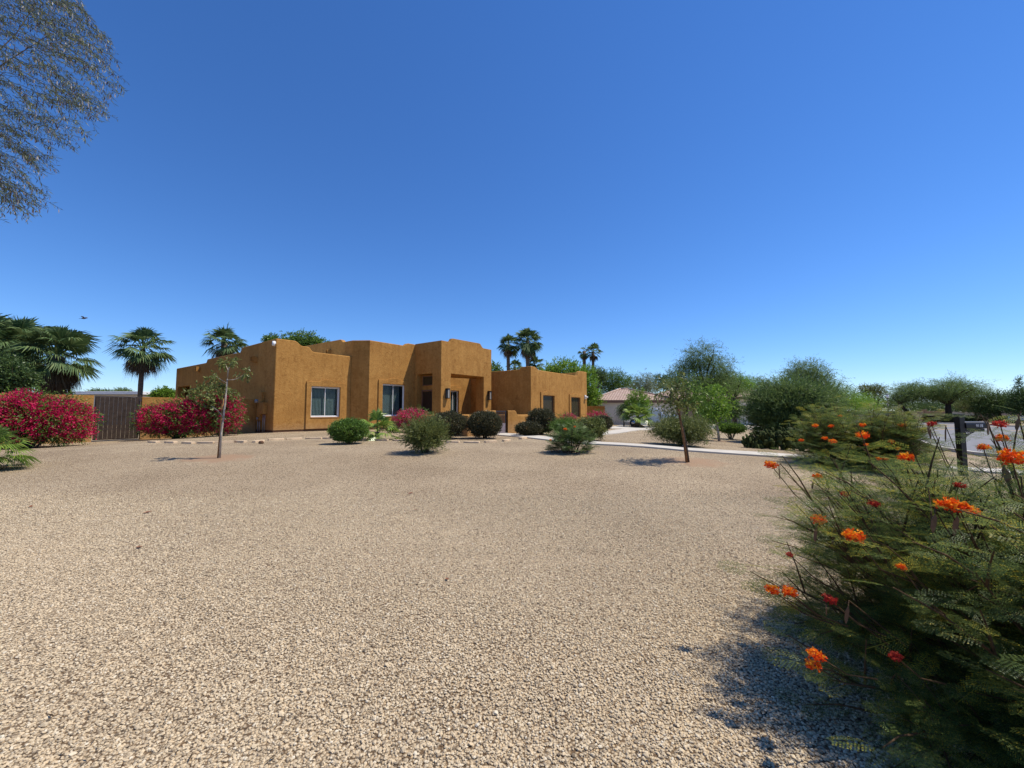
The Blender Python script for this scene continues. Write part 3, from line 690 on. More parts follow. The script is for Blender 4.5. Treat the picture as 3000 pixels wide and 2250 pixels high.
surround(fa, 1.69, 4.07, .505, 3.19, (1.965, 3.715, 1.165, 2.925))
fb = plane((5.06, -.95), (8.66, -.95)); window(fb, .957, 2.72, 1.18, 3.25, .10, open_right=.3)
surround(fb, .66, 3.05, .505, 3.5, (.962, 2.715, 1.185, 3.245))
fe = plane((8.66, -.5), (26, -.5)); window(fe, 3.6, 4.72, .75, 3.1, .10)
surround(fe, 3.3, 5.02, .505, 3.36, (3.605, 4.715, .755, 3.095))
fc_ = plane((14.8, -6.37), (23.9, -6.37))
for a, b, zt in ((1.56, 3.25, 2.72), (6.0, 7.68, 2.70)):
    w = MB().frame(a, b, .98, zt, .05, .05, .11, fc_).build('window', M['fascia'], house, bevel=.005)
    g = MB(); g.prism([(a + .04, 1.02), (b - .04, 1.02), (b - .04, zt - .04), (a + .04, zt - .04)], fc_, .08, .095); g.build('sun_screen', M['screen'], w)
    sl = MB(); sl.prism([(a - .02, .945), (b + .02, .945), (b + .02, .984), (a - .02, .984)], fc_, -.09, .06); sl.build('sill', M['stucco'], w, bevel=.01)
    surround(fc_, a - .28, b + .3, .46, zt + .24, (a + .004, b - .004, .985, zt - .004), .12)
# entry door in the niche of the portal
fd = plane((9.07, -.953), (9.07, -3.53))
d = MB(); d.frame(.27, 1.74, .42, 2.95, .09, -.05, .0, fd); fr = d.build('door_frame', M['fascia'], house)
d = MB()
for i in range(2):
    a = .365 + i * .645; d.prism([(a, .44), (a + .63, .44), (a + .63, 2.84), (a, 2.84)], fd, -.03, -.005)
    for z0, z1 in ((.6, 1.35), (1.5, 2.7)): d.frame(a + .09, a + .54, z0, z1, .035, -.045, -.03, fd)
dr = d.build('door', M['door'], house)
h = MB(); h.tube([fd(.97, 1.35, -.08), fd(.97, 1.7, -.08)], .014, 6); h.build('handle', M['black_metal'], dr)
d = MB(); d.frame(.35, 1.6, 3.25, 3.9, .05, -.05, 0, fd); tw = d.build('window', M['fascia'], house)
tag(tw, 'dark transom window above the front door')
d = MB(); d.prism([(.39, 3.29), (1.56, 3.29), (1.56, 3.86), (.39, 3.86)], fd, -.02, -.005); d.build('pane', M['screen'], tw)
# wall lamps on the portal piers
fp = plane((P0, -3.53), (P1, -3.53))
for s in (.50, 4.78):
    l = MB(); l.prism([(s - .10, 2.35), (s + .10, 2.35), (s + .10, 2.98), (s - .10, 2.98)], fp, -.02, 0)
    l.prism([(s - .11, 2.93), (s + .11, 2.93), (s + .11, 3.0), (s - .11, 3.0)], fp, -.24, -.02); l.prism([(s - .11, 2.33), (s + .11, 2.33), (s + .11, 2.37), (s - .11, 2.37)], fp, -.24, -.02)
    for q in (-.095, .095): l.prism([(s + q - .012, 2.37), (s + q + .012, 2.37), (s + q + .012, 2.93), (s + q - .012, 2.93)], fp, -.235, -.21)
    l.prism([(s - .03, 2.37), (s + .03, 2.37), (s + .03, 2.93), (s - .03, 2.93)], fp, -.2, -.14)
    o = l.build('wall_lamp', M['black_metal'], house, bevel=.004)
    g = MB(); g.prism([(s - .075, 2.38), (s + .075, 2.38), (s + .075, 2.92), (s - .075, 2.92)], fp, -.215, -.205); g.build('lamp_glass', M['lamp_glass'], o)
# roof drains (canales) through the side walls
fs = plane((0, 16.6), (0, 0)); fs2 = plane((4.45, 14), (4.45, 0))
def canale(fn, s, z, w=.13, l=.26):
    c = MB()
    for a, b, e, g in ((-w, w, -.02, .02), (-w, -w + .035, .02, .27), (w - .035, w, .02, .27), (-w, w, .27, .31)):
        c.prism([(s + a, z + e), (s + b, z + e), (s + b, z + g), (s + a, z + g)], fn, -l, .05)
    c.build('roof_drain', M['stucco'], house, bevel=.01)
for v in (2.34, 7.0, 11.4): canale(fs, 16.6 - v, 4.27)
canale(fs2, 14 - 2.5, 5.2)
# corner floodlight camera, wing floodlight
def flood(p, dx, dy):
    c = MB(); c.tube([p, p + Vector((dx * .12, dy * .12, -.02))], .05, 10)
    c.tube([p + Vector((dx * .12, dy * .12, .07)), p + Vector((dx * .17, dy * .17, -.16))], [.085, .07], 12)
    return c
flood(Vector((-.02, .04, 5.12)), -.75, -.6).build('security_camera', M['white'], house)
c = MB(); p = Vector(fc_(8.72, 2.75)); c.prism([(8.6, 2.6), (8.84, 2.6), (8.84, 2.95), (8.6, 2.95)], fc_, -.06, 0)
c.tube([fc_(8.66, 2.8, -.06), fc_(8.64, 2.74, -.22)], [.05, .085], 10); c.tube([fc_(8.78, 2.8, -.06), fc_(8.80, 2.74, -.22)], [.05, .085], 10)
c.build('security_light', M['white'], house, bevel=.01)
# electric panel and conduits by the corner of the side wall
fs3 = plane((0, 16.6), (0, 0)); q = lambda v: 16.6 - v
e = MB(); e.prism([(q(1.75), 1.95), (q(1.05), 1.95), (q(1.05), 2.55), (q(1.75), 2.55)], fs3, -.16, 0); pn = e.build('electric_panel', M['stucco'], house, bevel=.01)
e = MB(); e.prism([(q(1.2), 1.35), (q(.72), 1.35), (q(.72), 1.98), (q(1.2), 1.98)], fs3, -.22, -.0); e.prism([(q(1.75), 1.0), (q(1.25), 1.0), (q(1.25), 1.9), (q(1.75), 1.9)], fs3, -.12, 0); e.build('meter_box', M['stucco'], house, bevel=.01)
e = MB(); e.tube([fs3(q(1.55), 2.05, -.12), fs3(q(1.55), 2.05, -.28)], .1, 14); e.build('meter', M['meter'], house); e = MB(); e.tube([fs3(q(1.5), 1.1, -.14), fs3(q(1.5), 1.1, -.2)], .07, 12); e.build('meter', M['meter'], house)
e = MB()
for v, z0, z1, r_ in ((1.0, .4, 1.35, .03), (.8, .4, 1.35, .02), (1.62, .4, 1.0, .03), (1.4, .4, 1.0, .025)): e.tube([fs3(q(v), z0, -.07), fs3(q(v), z1, -.07)], r_, 8)
e.build('conduit', M['meter'], house)

# ------------------------------------------------------------------ courtyard wall and gate
cw = empty('courtyard_wall', HW(3.66, -10.45, .2), 'low ochre stucco courtyard wall with swept steps behind the clipped hedges', 'wall', rz=HA)
def low_wall(pts, prof, t=.2):
    """pts along the wall in (u,v) relative to the corner"""
    wall_ring('wall', pts, [dict(top=p) for p in prof], cw, M['stucco'], thick=t, zbase=-.15, zroof=-.15, bevel=.035, closed=False)
low_wall([(4.9, 6.88), (4.9, 3.0), (0, 3.0), (0, 0), (2.02, 0)], [[(0, 1.12)], [(0, 1.12)], [(0, 1.12)], [(0, 1.12), (1.35, 1.12), (1.42, 1.15), (1.52, 1.30), (1.6, 1.34)]])
low_wall([(2.99, 0), (6.6, 0), (6.6, 4.0), (11.1, 4.0)], [[(0, 1.34), (.62, 1.34), (.70, 1.3), (.84, 1.13), (.92, 1.08)], [(0, 1.08)], [(0, 1.08)]])
e = MB(); e.box(2.79, 2.985, .02, .20, -.1, 1.33); e.box(1.995, 2.0, .03, .17, -.1, 1.3)
gp = HW(3.66 + 2.4, -10.45 + .1, .33)
gt = empty('courtyard_gate', gp, 'dark iron courtyard gate between the two low stucco wall ends', 'gate', rz=HA)
g = MB(); idf = lambda a, z, d: (a, d, z)
g.frame(-.37, .55, .05, 1.2, .05, -.02, .02, idf); g.build('frame', M['iron'], gt)
g = MB(); 
for i in range(8): g.prism([(-.27 + i * .105, .6), (-.25 + i * .105, .6), (-.25 + i * .105, 1.16), (-.27 + i * .105, 1.16)], idf, -.01, .01)
g.build('bars', M['iron'], gt)
g = MB(); g.prism([(-.31, .1), (.49, .1), (.49, .58), (-.31, .58)], idf, -.012, .012); g.build('kick_panel', plain('panel_metal', (.22, .18, .2), .5), gt)

# ------------------------------------------------------------------ side yard wall and wooden gate
def yard_wall(name, label, u0, u1, h, z0=-.3):
    base = HW(u0, 2.0); base.z = float(G(base.x, base.y))
    o = empty(name, base, label, 'wall', rz=HA); L = u1 - u0
    wall_ring('wall', [(0, 0), (L, 0), (L, .22), (0, .22)], [dict(top=[(0, h), (L, h)]), dict(top=[(0, h)]), dict(top=[(0, h), (L, h)]), dict(top=[(0, h)])], o, M['stucco'], thick=.1, zbase=z0, bevel=.03)
    return o
yard_wall('yard_wall', 'ochre stucco yard wall left of the wooden gate behind the bougainvillea', -13.0, -6.42, 2.0)
yard_wall('yard_wall', 'ochre stucco yard wall running from the wooden gate to the house', -4.85, -.02, 1.95)
gb = HW(-5.64, 2.06); gb.z = float(G(gb.x, gb.y))
gw = empty('wooden_gate', gb, 'weathered dark board side gate in a steel frame between stucco walls', 'gate', rz=HA)
g = MB(); bw = 1.46 / 10
g.frame(-.74, .74, .06, 1.97, .035, .0, .035, idf); g.build('frame', M['iron'], gw)
g = MB()
for i in range(10):
    x0 = -.715 + i * bw * .98; g.prism([(x0, .08 + random.uniform(0, .02)), (x0 + bw * .925, .08), (x0 + bw * .925, 1.93 + random.uniform(-.01, .02)), (x0, 1.93)], idf, -.03 + random.uniform(0, .006), -.004)
g.build('boards', M['gate_wood'], gw, bevel=.003)
for z in (.3, 1.0, 1.75): MB().box(.70, .78, -.045, .02, z, z + .12).build('hinge', M['iron'], gw)


# ------------------------------------------------------------------ things that grow
def spotd(px, depth):
    x = (px - 1500) / F * depth; return Vector((x, depth, float(G(x, depth))))
def zt(y, depth): return CAMZ + (HOR - y) * depth / F
def farm(px, depth, w, ytop): return spotd(px, depth), w * depth / F / 2, zt(ytop, depth)

# clipped and loose shrubs of the front yard
shrub('clipped_shrub', 'round clipped bright green shrub below the left wing window beside the small fan palm', 'shrub', 1021, 1300, 102, 1231, M['green'], 'clipped', 3600, 1.05, .8, .06)
shrub('clipped_shrub', 'dark clipped shrub with an undercut right side, left of the wall corner at the entry', 'shrub', 1312, 1285, 104, 1209, M['hedge'], 'clipped', 4200, 1.0, .82, .05)
shrub('clipped_shrub', 'dark box-shaped clipped shrub just left of the courtyard gate', 'shrub', 1420, 1284, 98, 1209, M['hedge'], 'clipped', 5200, 1.0, .84, .04, box=True)
shrub('clipped_shrub', 'tall square clipped shrub right of the low courtyard wall', 'shrub', 1586, 1273, 82, 1200, M['hedge'], 'clipped', 4600, 1.05, .84, .05, box=True)
shrub('clipped_shrub', 'low oval clipped shrub in front of the low courtyard wall right of the gate', 'shrub', 1549, 1277, 76, 1239, M['hedge'], 'clipped', 2600, 1.05, .8, .05)
shrub('clipped_shrub', 'round clipped shrub under the pink bougainvillea at the right end of the house', 'shrub', 1764, 1263, 56, 1221, M['hedge'], 'clipped', 2800, 1.3, .8, .05)
shrub('loose_shrub', 'olive narrow-leaved bush standing alone in the gravel before the entry', 'shrub', 1245, 1326, 128, 1230, M['olive'], 'needle', 1500, .8, .35, .2, skirt=.05)
shrub('loose_shrub', 'reddish olive rounded bush below the right wing of the house', 'shrub', 1730, 1291, 84, 1226, M['olive'], 'small', 1600, .8, .6, .15)
shrub('loose_shrub', 'mid green bush between the tall square shrub and the right wing window', 'shrub', 1658, 1278, 84, 1224, M['green'], 'feather', 1500, 1.0, .5, .15)
shrub('feathery_shrub', 'wide olive feathery bush beyond the walkway behind the leaning sapling', 'shrub', 1995, 1305, 158, 1221, M['olive'], 'feather', 3200, 1.1, .45, .16, skirt=.15)
shrub('clipped_shrub', 'flat-topped clipped bush on bare dry stems beside the prickly pear', 'shrub', 2142, 1287, 74, 1243, M['green'], 'clipped', 1700, 1.5, .7, .08, skirt=.45, drystems=True)
r, w, h, e = shrub('evergreen_bush', 'large dark green spreading bush rising behind the prickly pear', 'shrub', 2318, 1302, 232, 1126, M['dark'], 'feather', 8500, 1.5, .5, .22, skirt=.18)
foliage(r, 'foliage', M['mesq'], [(0, -.2, h * .62, w * .98, w * .9, h * .42), (0, .1, h * .32, w * .9, w * .7, h * .3)], 3000, 'needle', 1.3, .8, .2)

# flowering shrubs of feathery leaves
def bop(name, label, b, rx, ry, h, nmain, nsub, nf, T, fs, fl, pods, mat='bop', sub=.45, seed=3, low=8):
    global rng
    rng = np.random.default_rng(seed); random.seed(seed)
    r = empty(name, b, label, 'shrub'); mb = MB(); P = []; D = []
    for i in range(nmain):
        az = i * 2.39996 + random.uniform(-.3, .3); el = R(random.uniform(low, 88)); q = random.uniform(.6, .86)
        rr_ = ((i + .5) / nmain) ** .42; lowb = random.random() < .56
        tz = h * (random.uniform(.02, .5) if lowb else random.uniform(.5, .9) * (1 - .15 * rr_ * rr_))
        rw = .98 if lowb else .84
        tip = Vector((math.cos(az) * rr_ * rx * rw, math.sin(az) * rr_ * ry * rw, tz))
        b0 = Vector((math.cos(az) * .32 * rr_ * rx, math.sin(az) * .32 * rr_ * ry, -.04)); mid = b0.lerp(tip, .5) + Vector((0, 0, (.10 if not lowb else .04) * h))
        mb.tube([b0, mid, tip], [.007, .005, .0025], 5, False)
        for j in range(9):
            t = random.uniform(.55, 1.0); a = j * 2.4 + random.random(); o = mid.lerp(tip, (t - .5) * 2)
            P.append(o); D.append(((tip - b0).normalized() * .3 + Vector((math.cos(a), math.sin(a), random.uniform(.05, .5)))).normalized())
        for k in range(nsub):
            t = random.uniform(.35, 1.0); o = mid.lerp(tip, (t - .5) * 2) if t > .5 else b0.lerp(mid, t * 2)
            dd = (tip - b0).normalized() + Vector((random.uniform(-1, 1), random.uniform(-1, 1), random.uniform(-.45, .9))) * .8; dd.normalize()
            L = sub * random.uniform(.6, 1.25) * (h / 1.2); en = o + dd * L
            mb.tube([o, o.lerp(en, .5) + Vector((0, 0, .02)), en], [.006, .004, .002], 4, False)
            for j in range(nf):
                s = (j + .4 + random.random() * .5) / nf; a = j * 2.4 + random.random()
                ax = (dd * .35 + Vector((math.cos(a), math.sin(a), random.uniform(-.05, .35)))).normalized()
                P.append(o.lerp(en, .1 + .9 * s)); D.append(ax)
    P = np.array([tuple(p) for p in P]); D = np.array([tuple(d) for d in D]); ok = P[:, 2] > .05; P, D = P[ok], D[ok]
    Q = place(T, P, D, fs * (.65 + .6 * rng.random(len(P))), .45)
    tone = np.clip(np.repeat(rng.random(len(P)) ** 1.6 * .75, len(T)) + .22 * rng.normal(size=len(P) * len(T)) + .55 * (rng.random(len(P) * len(T)) < .04), 0, 1)
    k = Q[:, :, 2].min(1) > .005
    quads('foliage', Q[k], M[mat], r, tone=tone[k]); 
    for (p, size, m_) in fl:
        q = p - b; 
        st = Vector((q.x * .82, q.y * .82, q.z * .74)) if q.length > .6 else Vector((0, 0, q.z * .4))
        mb.tube([st, st.lerp(q, .5) + Vector((0, 0, -.03)), q], [.004, .003, .0022], 5, False)
        flower(r, tuple(q), size, m_)
    for (p, L, wd) in pods:
        q = p - b; pod(r, tuple(q), L * 1.0, wd * .85); mb.tube([q - Vector((.0, .0, -.0)), q + Vector((.02, .02, .015)), Vector((q.x * .8, q.y * .8, q.z * .7))], [.002, .003, .004], 4, False)
    mb.build('stems', M['stem'], r)
    return r
# foreground plant at the right edge
FB = Vector((2.9, 2.02, float(G(2.9, 2.02))))
def fp_(px, py, d): return atd(px, py, d)
fl = [(2258, 1362, 2.75, .042), (2395, 1397, 2.8, .034), (2655, 1340, 2.7, .048), (2880, 1311, 2.3, .03), (2935, 1284, 2.4, .035), (2962, 1340, 1.75, .05), (2775, 1478, 1.8, .045), (2808, 1484, 1.8, .045), (2848, 1498, 1.85, .03),
      (2400, 1523, 2.25, .038), (2502, 1570, 2.0, .045), (2262, 1728, 2.15, .036), (2310, 1733, 2.1, .038), (2392, 1920, 1.85, .035), (2383, 1950, 1.85, .032), (2640, 1660, 1.75, .02)]
FL = [(fp_(a, b_, d), s_, 'flame') for a, b_, d, s_ in fl]
FL += [(fp_(a, b_, d), s_, 'redpetal') for a, b_, d, s_ in [(2432, 1756, 1.95, .03), (2313, 1625, 2.3, .02), (2625, 1925, 1.7, .025), (2812, 1422, 2.1, .025), (2728, 1242, 2.7, .028), (2930, 1243, 2.1, .03), (2560, 1475, 2.2, .03), (2475, 1448, 2.5, .025)]]
PD = [(fp_(a, b_, d), L, w_) for a, b_, d, L, w_ in [(2282, 1365, 2.75, .09, .022), (2420, 1400, 2.8, .08, .02), (2382, 1412, 2.8, .05, .014), (2718, 1248, 2.9, .09, .018), (2770, 1252, 2.85, .10, .02), (2985, 1222, 2.3, .08, .02), (2895, 1240, 2.3, .065, .02), (2940, 1365, 2.0, .10, .03),
      (2740, 1505, 1.8, .08, .022), (2805, 1510, 1.8, .09, .022), (2392, 1545, 2.25, .08, .02), (2446, 1545, 2.25, .09, .02), (2420, 1770, 1.95, .05, .018), (2485, 1775, 1.95, .08, .018)]]
bop('flowering_shrub', 'large feathery shrub with orange flower clusters and brown pods at the near right edge', FB, 1.45, 1.42, 1.38, 320, 6, 7, T_HI, .15, FL, PD, sub=.27, seed=5, low=4)
b = at(2530, 1371)
FL = [(atd(a, c_, b.y - dd), s_, 'flame') for a, c_, dd, s_ in [(2527, 1276, 1.3, .13), (2527, 1245, 1.0, .07), (2643, 1246, .9, .08), (2388, 1247, .6, .07), (2435, 1248, .8, .06), (2348, 1290, .3, .06), (2417, 1284, .9, .06), (2440, 1293, 1.1, .08), (2610, 1293, 1.1, .07), (2630, 1314, 1.1, .06), (2462, 1219, .2, .05), (2572, 1344, 1.3, .06), (2594, 1345, 1.3, .06), (2538, 1303, 1.3, .05)]]
bop('flowering_shrub', 'rounded feathery shrub with small orange flowers between the walkway and the letterbox', b, 1.42, 1.3, 1.46, 170, 7, 7, T_MD, .20, FL, [], sub=.45, seed=8, low=12)
b = at(1673, 1326)
FL = [(atd(a, c_, b.y - .3), s_, 'flame') for a, c_, s_ in [(1656, 1257, .055), (1684, 1250, .035), (1613, 1289, .04)]]
bop('flowering_shrub', 'small pale feathery shrub with a few orange flowers by the bend of the walkway', b, .68, .6, .80, 46, 6, 7, T_LO, .17, FL, [], mat='mesq', sub=.3, seed=9)
rng = np.random.default_rng(21); random.seed(21)

# bougainvilleas
b = spotd(102, 14.7)
bougainvillea('bougainvillea', 'broad magenta bougainvillea mound in front of the yard wall left of the wooden gate', b, [(-1.5, -.7, .92, 1.1, .9, .98), (-.3, .0, 1.0, 1.15, .9, 1.0), (.6, .45, .9, .75, .8, .9), (-.5, .2, 1.25, .9, .7, .72)], 7000, green=.7)
b = spotd(520, 18.6)
bougainvillea('bougainvillea', 'sprawling magenta bougainvillea right of the wooden gate along the yard wall', b, [(-.55, -.3, .8, .75, .7, .75), (.2, -.1, .85, 1.0, .8, .85), (.9, .0, .95, .95, .8, .9), (1.8, .5, 1.15, .75, .8, 1.0)], 5500, green=.6)
b = spotd(652, 19.2)
r = empty('leafy_shrub', b, 'grey green leafy shrub growing up through the magenta bougainvillea near the house corner', 'shrub')
foliage(r, 'foliage', M['olive'], [(-.3, -.5, 1.75, .85, .6, .65), (.3, -.5, 1.45, .6, .6, .85)], 300, 'broad', 1.1, .7, .15)
mb = MB(); [mb.tube([(random.uniform(-.2, .2), 0, -.05), (a * .4, 0, 1.0), (a, random.uniform(-.4, .4), 2.0)], [.03, .02, .01], 5) for a in (-.8, -.4, 0, .3, .6)]; mb.build('stems', M['palebark'], r)
def small_boug(px, py, wpx, ytop, n, label, mat='pink'):
    b = at(px, py); k = b.y / F; w = wpx * k / 2; h = (py - ytop) * k
    return bougainvillea('bougainvillea', label, b, [(0, 0, h * .55, w, w, h * .46)], n, mat, green=.6, scale=1.0)
small_boug(1214, 1266, 104, 1199, 1500, 'low pink bougainvillea bush in front of the tall middle window')
small_boug(1662, 1262, 54, 1213, 450, 'small pink bougainvillea below the right wing window')
small_boug(1752, 1256, 66, 1206, 800, 'pink bougainvillea crowning the round clipped shrub at the right end of the house')

# palms
b = at(1105, 1288); fan_palm('young_fan_palm', 'small bright green fan palm with a short rough trunk beside the round clipped shrub', b, .30, 1.05, 24, .10, 'palmb', 3, 22, -15, 'palm')
b = at(-40, 1378); fan_palm('young_fan_palm', 'young fan palm cut by the left edge of the photograph', b, .35, .85, 26, .12, 'palmb', 4, 30, -20, 'palm')
b = spotd(410, 30); fan_palm('fan_palm', 'tall slender fan palm with a dead skirt standing alone beyond the wooden gate', b, zt(1022, 30) - b.z, 2.1, 38, .17, 'palm', 26, 24, -35)
b = spotd(650, 40); fan_palm('fan_palm', 'fan palm rising behind the left wing roofline', b, zt(1002, 40) - b.z, 2.2, 40, .3, 'palm', 18, 24, -35)
b = spotd(158, 21); fan_palm('fan_palm', 'thick fan palm with a heavy dead skirt behind the left bougainvillea', b, zt(1045, 21) - b.z, 2.05, 46, .35, 'palm', 40, 34, -30)
b = spotd(45, 24); fan_palm('fan_palm', 'dense fan palm at the far left among the broadleaf trees', b, zt(1020, 24) - b.z, 2.5, 44, .35, 'palm', 26, 30, -30)
b = spotd(-90, 22); fan_palm('fan_palm', 'fan palm mostly beyond the left edge of the photograph', b, zt(1020, 22) - b.z, 2.5, 40, .35, 'palm', 20, 28, -30)
gp_ = 'fan palms beyond the entry roof'
b = spotd(1489, 60); fan_palm('fan_palm', 'tall fan palm with the bare trunk, left one of the pair right of the portal', b, zt(1008, 60) - b.z, 2.1, 40, .28, 'palm', 22, 18, -40, group=gp_)
b = spotd(1546, 58); fan_palm('fan_palm', 'tallest bushy fan palm, right one of the pair right of the portal', b, zt(998, 58) - b.z, 2.5, 52, .3, 'palm', 34, 18, -50, group=gp_)
b = spotd(1508, 62); fan_palm('fan_palm', 'short fan palm peeping over the right wing between the two tall trunks', b, zt(1075, 62) - b.z, 1.6, 30, .25, 'palm', 6, 18, -20, group=gp_)
b = spotd(1566, 60); fan_palm('fan_palm', 'short fan palm peeping over the raised corner of the right wing', b, zt(1068, 60) - b.z, 1.9, 34, .25, 'palm', 6, 18, -30, group=gp_)
b = spotd(1739, 62); fan_palm('fan_palm', 'distant fan palm above the bright tree right of the house', b, zt(1030, 62) - b.z, 1.7, 26, .25, 'palm', 14, 16, -40)
b = spotd(1713, 63); fan_palm('fan_palm', 'drooping dark dead-topped palm beside the distant fan palm', b, zt(1028, 63) - b.z, 1.3, 8, .3, 'dark', 40, 14, -60)
b = at(1868, 1253); fan_palm('young_fan_palm', 'trunkless spreading fan palm in front of the white garage wall', b, 1.0, 1.75, 34, .28, 'palmb', 6, 22, -10)
b = at(1952, 1246); fan_palm('young_fan_palm', 'little fan palm in front of the white pickup', b, .35, .8, 14, .12, 'palmb', 0, 18, 0)

# young staked trees
def cluster(r, pts, n, s, mat, name='crown'):
    P = np.concatenate([np.array(p)[None] + rng.normal(size=(n, 3)) * s * .45 for p, s in pts]); 
    Q = sprays(P, rdir(len(P)) + np.array([0, 0, -.35]), .11, 5, .085, .032, .5, .5)
    return quads(name, Q, M[mat], r)
r = empty('sapling', SAP1, 'spindly staked young tree with three tufts of leaves in front of the magenta bougainvillea', 'young tree')
mb = MB(); k = SAP1.y / F
q = lambda px, py, dy=0: ((px - 643) * k, dy, (1342 - py) * k)
mb.tube([(0, 0, -.1), q(645, 1270), q(652, 1185), q(655, 1112)], [.028, .024, .02, .016], 7)
mb.tube([q(655, 1112), q(648, 1085, .1), q(634, 1062, .15)], [.014, .011, .006], 6); mb.tube([q(655, 1112), q(662, 1080, -.05), q(669, 1058)], [.015, .011, .006], 6)
mb.tube([q(655, 1115), q(675, 1114), q(690, 1108), q(706, 1098)], [.013, .011, .009, .006], 6); mb.tube([q(655, 1125), q(640, 1110, -.15), q(630, 1100, -.2)], [.01, .008, .005], 6)
mb.tube([q(655, 1230), q(632, 1205), q(612, 1190)], [.01, .008, .005], 6)
mb.build('trunk', M['palebark'], r)
mb = MB(); mb.tube([(-.06, .03, -.1), q(643, 1170, .035)], [.026, .022], 7); mb.build('stake', M['stake'], r)
cluster(r, [(q(628, 1063, .15), .11), (q(671, 1058), .12), (q(706, 1095), .13), (q(632, 1108, -.2), .15), (q(640, 1130), .04)], 26, 1, 'olive')
r = empty('sapling', SAP2, 'leaning young tree tied to a leaning stake by the walkway', 'young tree')
mb = MB(); k = SAP2.y / F
q = lambda px, py, dy=0: ((px - 2018) * k, dy, (1354 - py) * k)
mb.tube([(0, 0, -.1), q(2012, 1310), q(2003, 1255), q(1993, 1215), q(1989, 1170), q(1985, 1140)], [.034, .03, .026, .022, .018, .012], 7)
for a in ((1950, 1165, .2), (1975, 1130, -.2), (2000, 1128, .2), (2030, 1135, 0), (2060, 1150, .3), (1960, 1185, -.2)):
    mb.tube([q(1989, 1178), q((1989 + a[0]) / 2, (1165 + a[1]) / 2, a[2] * .6), q(*a)], [.014, .01, .005], 6)
mb.build('trunk', M['bark'], r)
mb = MB(); mb.tube([(-.055, -.03, -.1), q(2004, 1290, -.03), q(1990, 1195, -.03)], [.03, .028, .026], 7); mb.build('stake', M['stake'], r)
mb = MB(); mb.tube([q(2007, 1309), q(2005, 1305)], .05, 10); mb.build('tie', M['iron'], r)
rr_ = [(q(a, b_, c_), s_) for a, b_, c_, s_ in ((1950, 1160, .2, .32), (1972, 1140, -.2, .3), (1960, 1185, -.1, .28), (2000, 1150, .2, .28), (2020, 1180, .1, .2), (1985, 1190, -.3, .3), (1990, 1125, 0, .2))]
P = np.concatenate([np.array(p)[None] + rng.normal(size=(30, 3)) * s_ * .5 for p, s_ in rr_]); quads('crown', sprays(P, rdir(len(P)) + np.array([0, 0, -.2]), .2, 7, .085, .03, .4, .5), M['olive'], r)
rr_ = [(q(a, b_, c_), s_) for a, b_, c_, s_ in ((2030, 1140, 0, .38), (2062, 1150, .3, .38), (2040, 1165, .2, .3), (2075, 1170, .2, .25))]
P = np.concatenate([np.array(p)[None] + rng.normal(size=(40, 3)) * s_ * .5 for p, s_ in rr_]); quads('crown', sprays(P, rdir(len(P)) + np.array([0, 0, -.2]), .2, 7, .085, .03, .4, .5), M['green'], r)
r = empty('sapling', TR3, 'slim young tree with yellow green crown left of the prickly pear', 'young tree')
mb = MB(); k = TR3.y / F
q = lambda px, py, dy=0: ((px - 2108) * k, dy, (1292 - py) * k)
mb.tube([(0, 0, -.1), q(2104, 1260), q(2101, 1230), q(2098, 1205)], [.07, .055, .045, .035], 7)
for a in ((2070, 1190, .2), (2085, 1165, -.2), (2110, 1150, .2), (2125, 1185, 0), (2090, 1215, -.3)): mb.tube([q(2100, 1225), q((2100 + a[0]) / 2, (1215 + a[1]) / 2, a[2] * .6), q(*a)], [.03, .02, .008], 6)
mb.build('trunk', M['palebark'], r)
rr_ = [(q(a, b_, c_), s_) for a, b_, c_, s_ in ((2070, 1185, .2, .55), (2085, 1160, -.2, .5), (2110, 1160, .2, .5), (2125, 1190, 0, .5), (2085, 1212, -.3, .5), (2112, 1215, .3, .45), (2068, 1208, 0, .4))]
P = np.concatenate([np.array(p)[None] + rng.normal(size=(100, 3)) * s_ * .5 for p, s_ in rr_]); quads('crown', sprays(P, rdir(len(P)), .3, 7, .10, .05, .2, .6), M['bright'], r)

# prickly pear thicket: one plant with its pads
b = at(2310, 1318); b.y -= .1
r = empty('prickly_pear', b, 'sprawling prickly pear cactus thicket below the large dark bush', 'cactus')
k = b.y / F; mb = MB()
def pad_(mb, c, n, up, L, W_):
    n = n.normalized(); side = n.cross(up).normalized(); u = side.cross(n); vs = []; m_ = 10
    for s_, o in ((1, .0), (1, .5)):
        pass
    ring = [(.0, -.48), (.2, -.42), (.42, -.12), (.5, .15), (.42, .38), (.2, .5), (0, .52), (-.2, .5), (-.42, .38), (-.5, .15), (-.42, -.12), (-.2, -.42)]
    c = Vector(c); th = .022
    outer = [c + side * a * W_ + u * z * L for a, z in ring]; f = [c + n * th + side * a * W_ * .75 + u * z * L * .8 for a, z in ring]; g = [c - n * th + side * a * W_ * .75 + u * z * L * .8 for a, z in ring]
    cf, cg = c + n * th * 1.2, c - n * th * 1.2; K = 12; vs = outer + f + g + [cf, cg]
    fs_ = []
    for i in range(K):
        j = (i + 1) % K; fs_ += [(i, j, j + K, i + K), (j, i, i + 2 * K, j + 2 * K), (i + K, j + K, 3 * K), (j + 2 * K, i + 2 * K, 3 * K + 1)]
    mb.add(vs, fs_, True)
for i in range(420):
    x = random.uniform(-1, 1); rim = (1 - x * x) ** .5; z = random.uniform(.08, 1) * (.35 + .55 * rim) * random.uniform(.6, 1) * 78 * k; yy = random.uniform(-1, 1) * .55 * rim
    n = Vector((random.uniform(-1.3, 1.3), -1 + random.uniform(-.3, 1.0), random.uniform(-.4, .6)))
    pad_(mb, (x * 136 * k, yy, z), n, Vector((random.uniform(-.9, .9), 0, 1)), random.uniform(.18, .27), random.uniform(.13, .19))
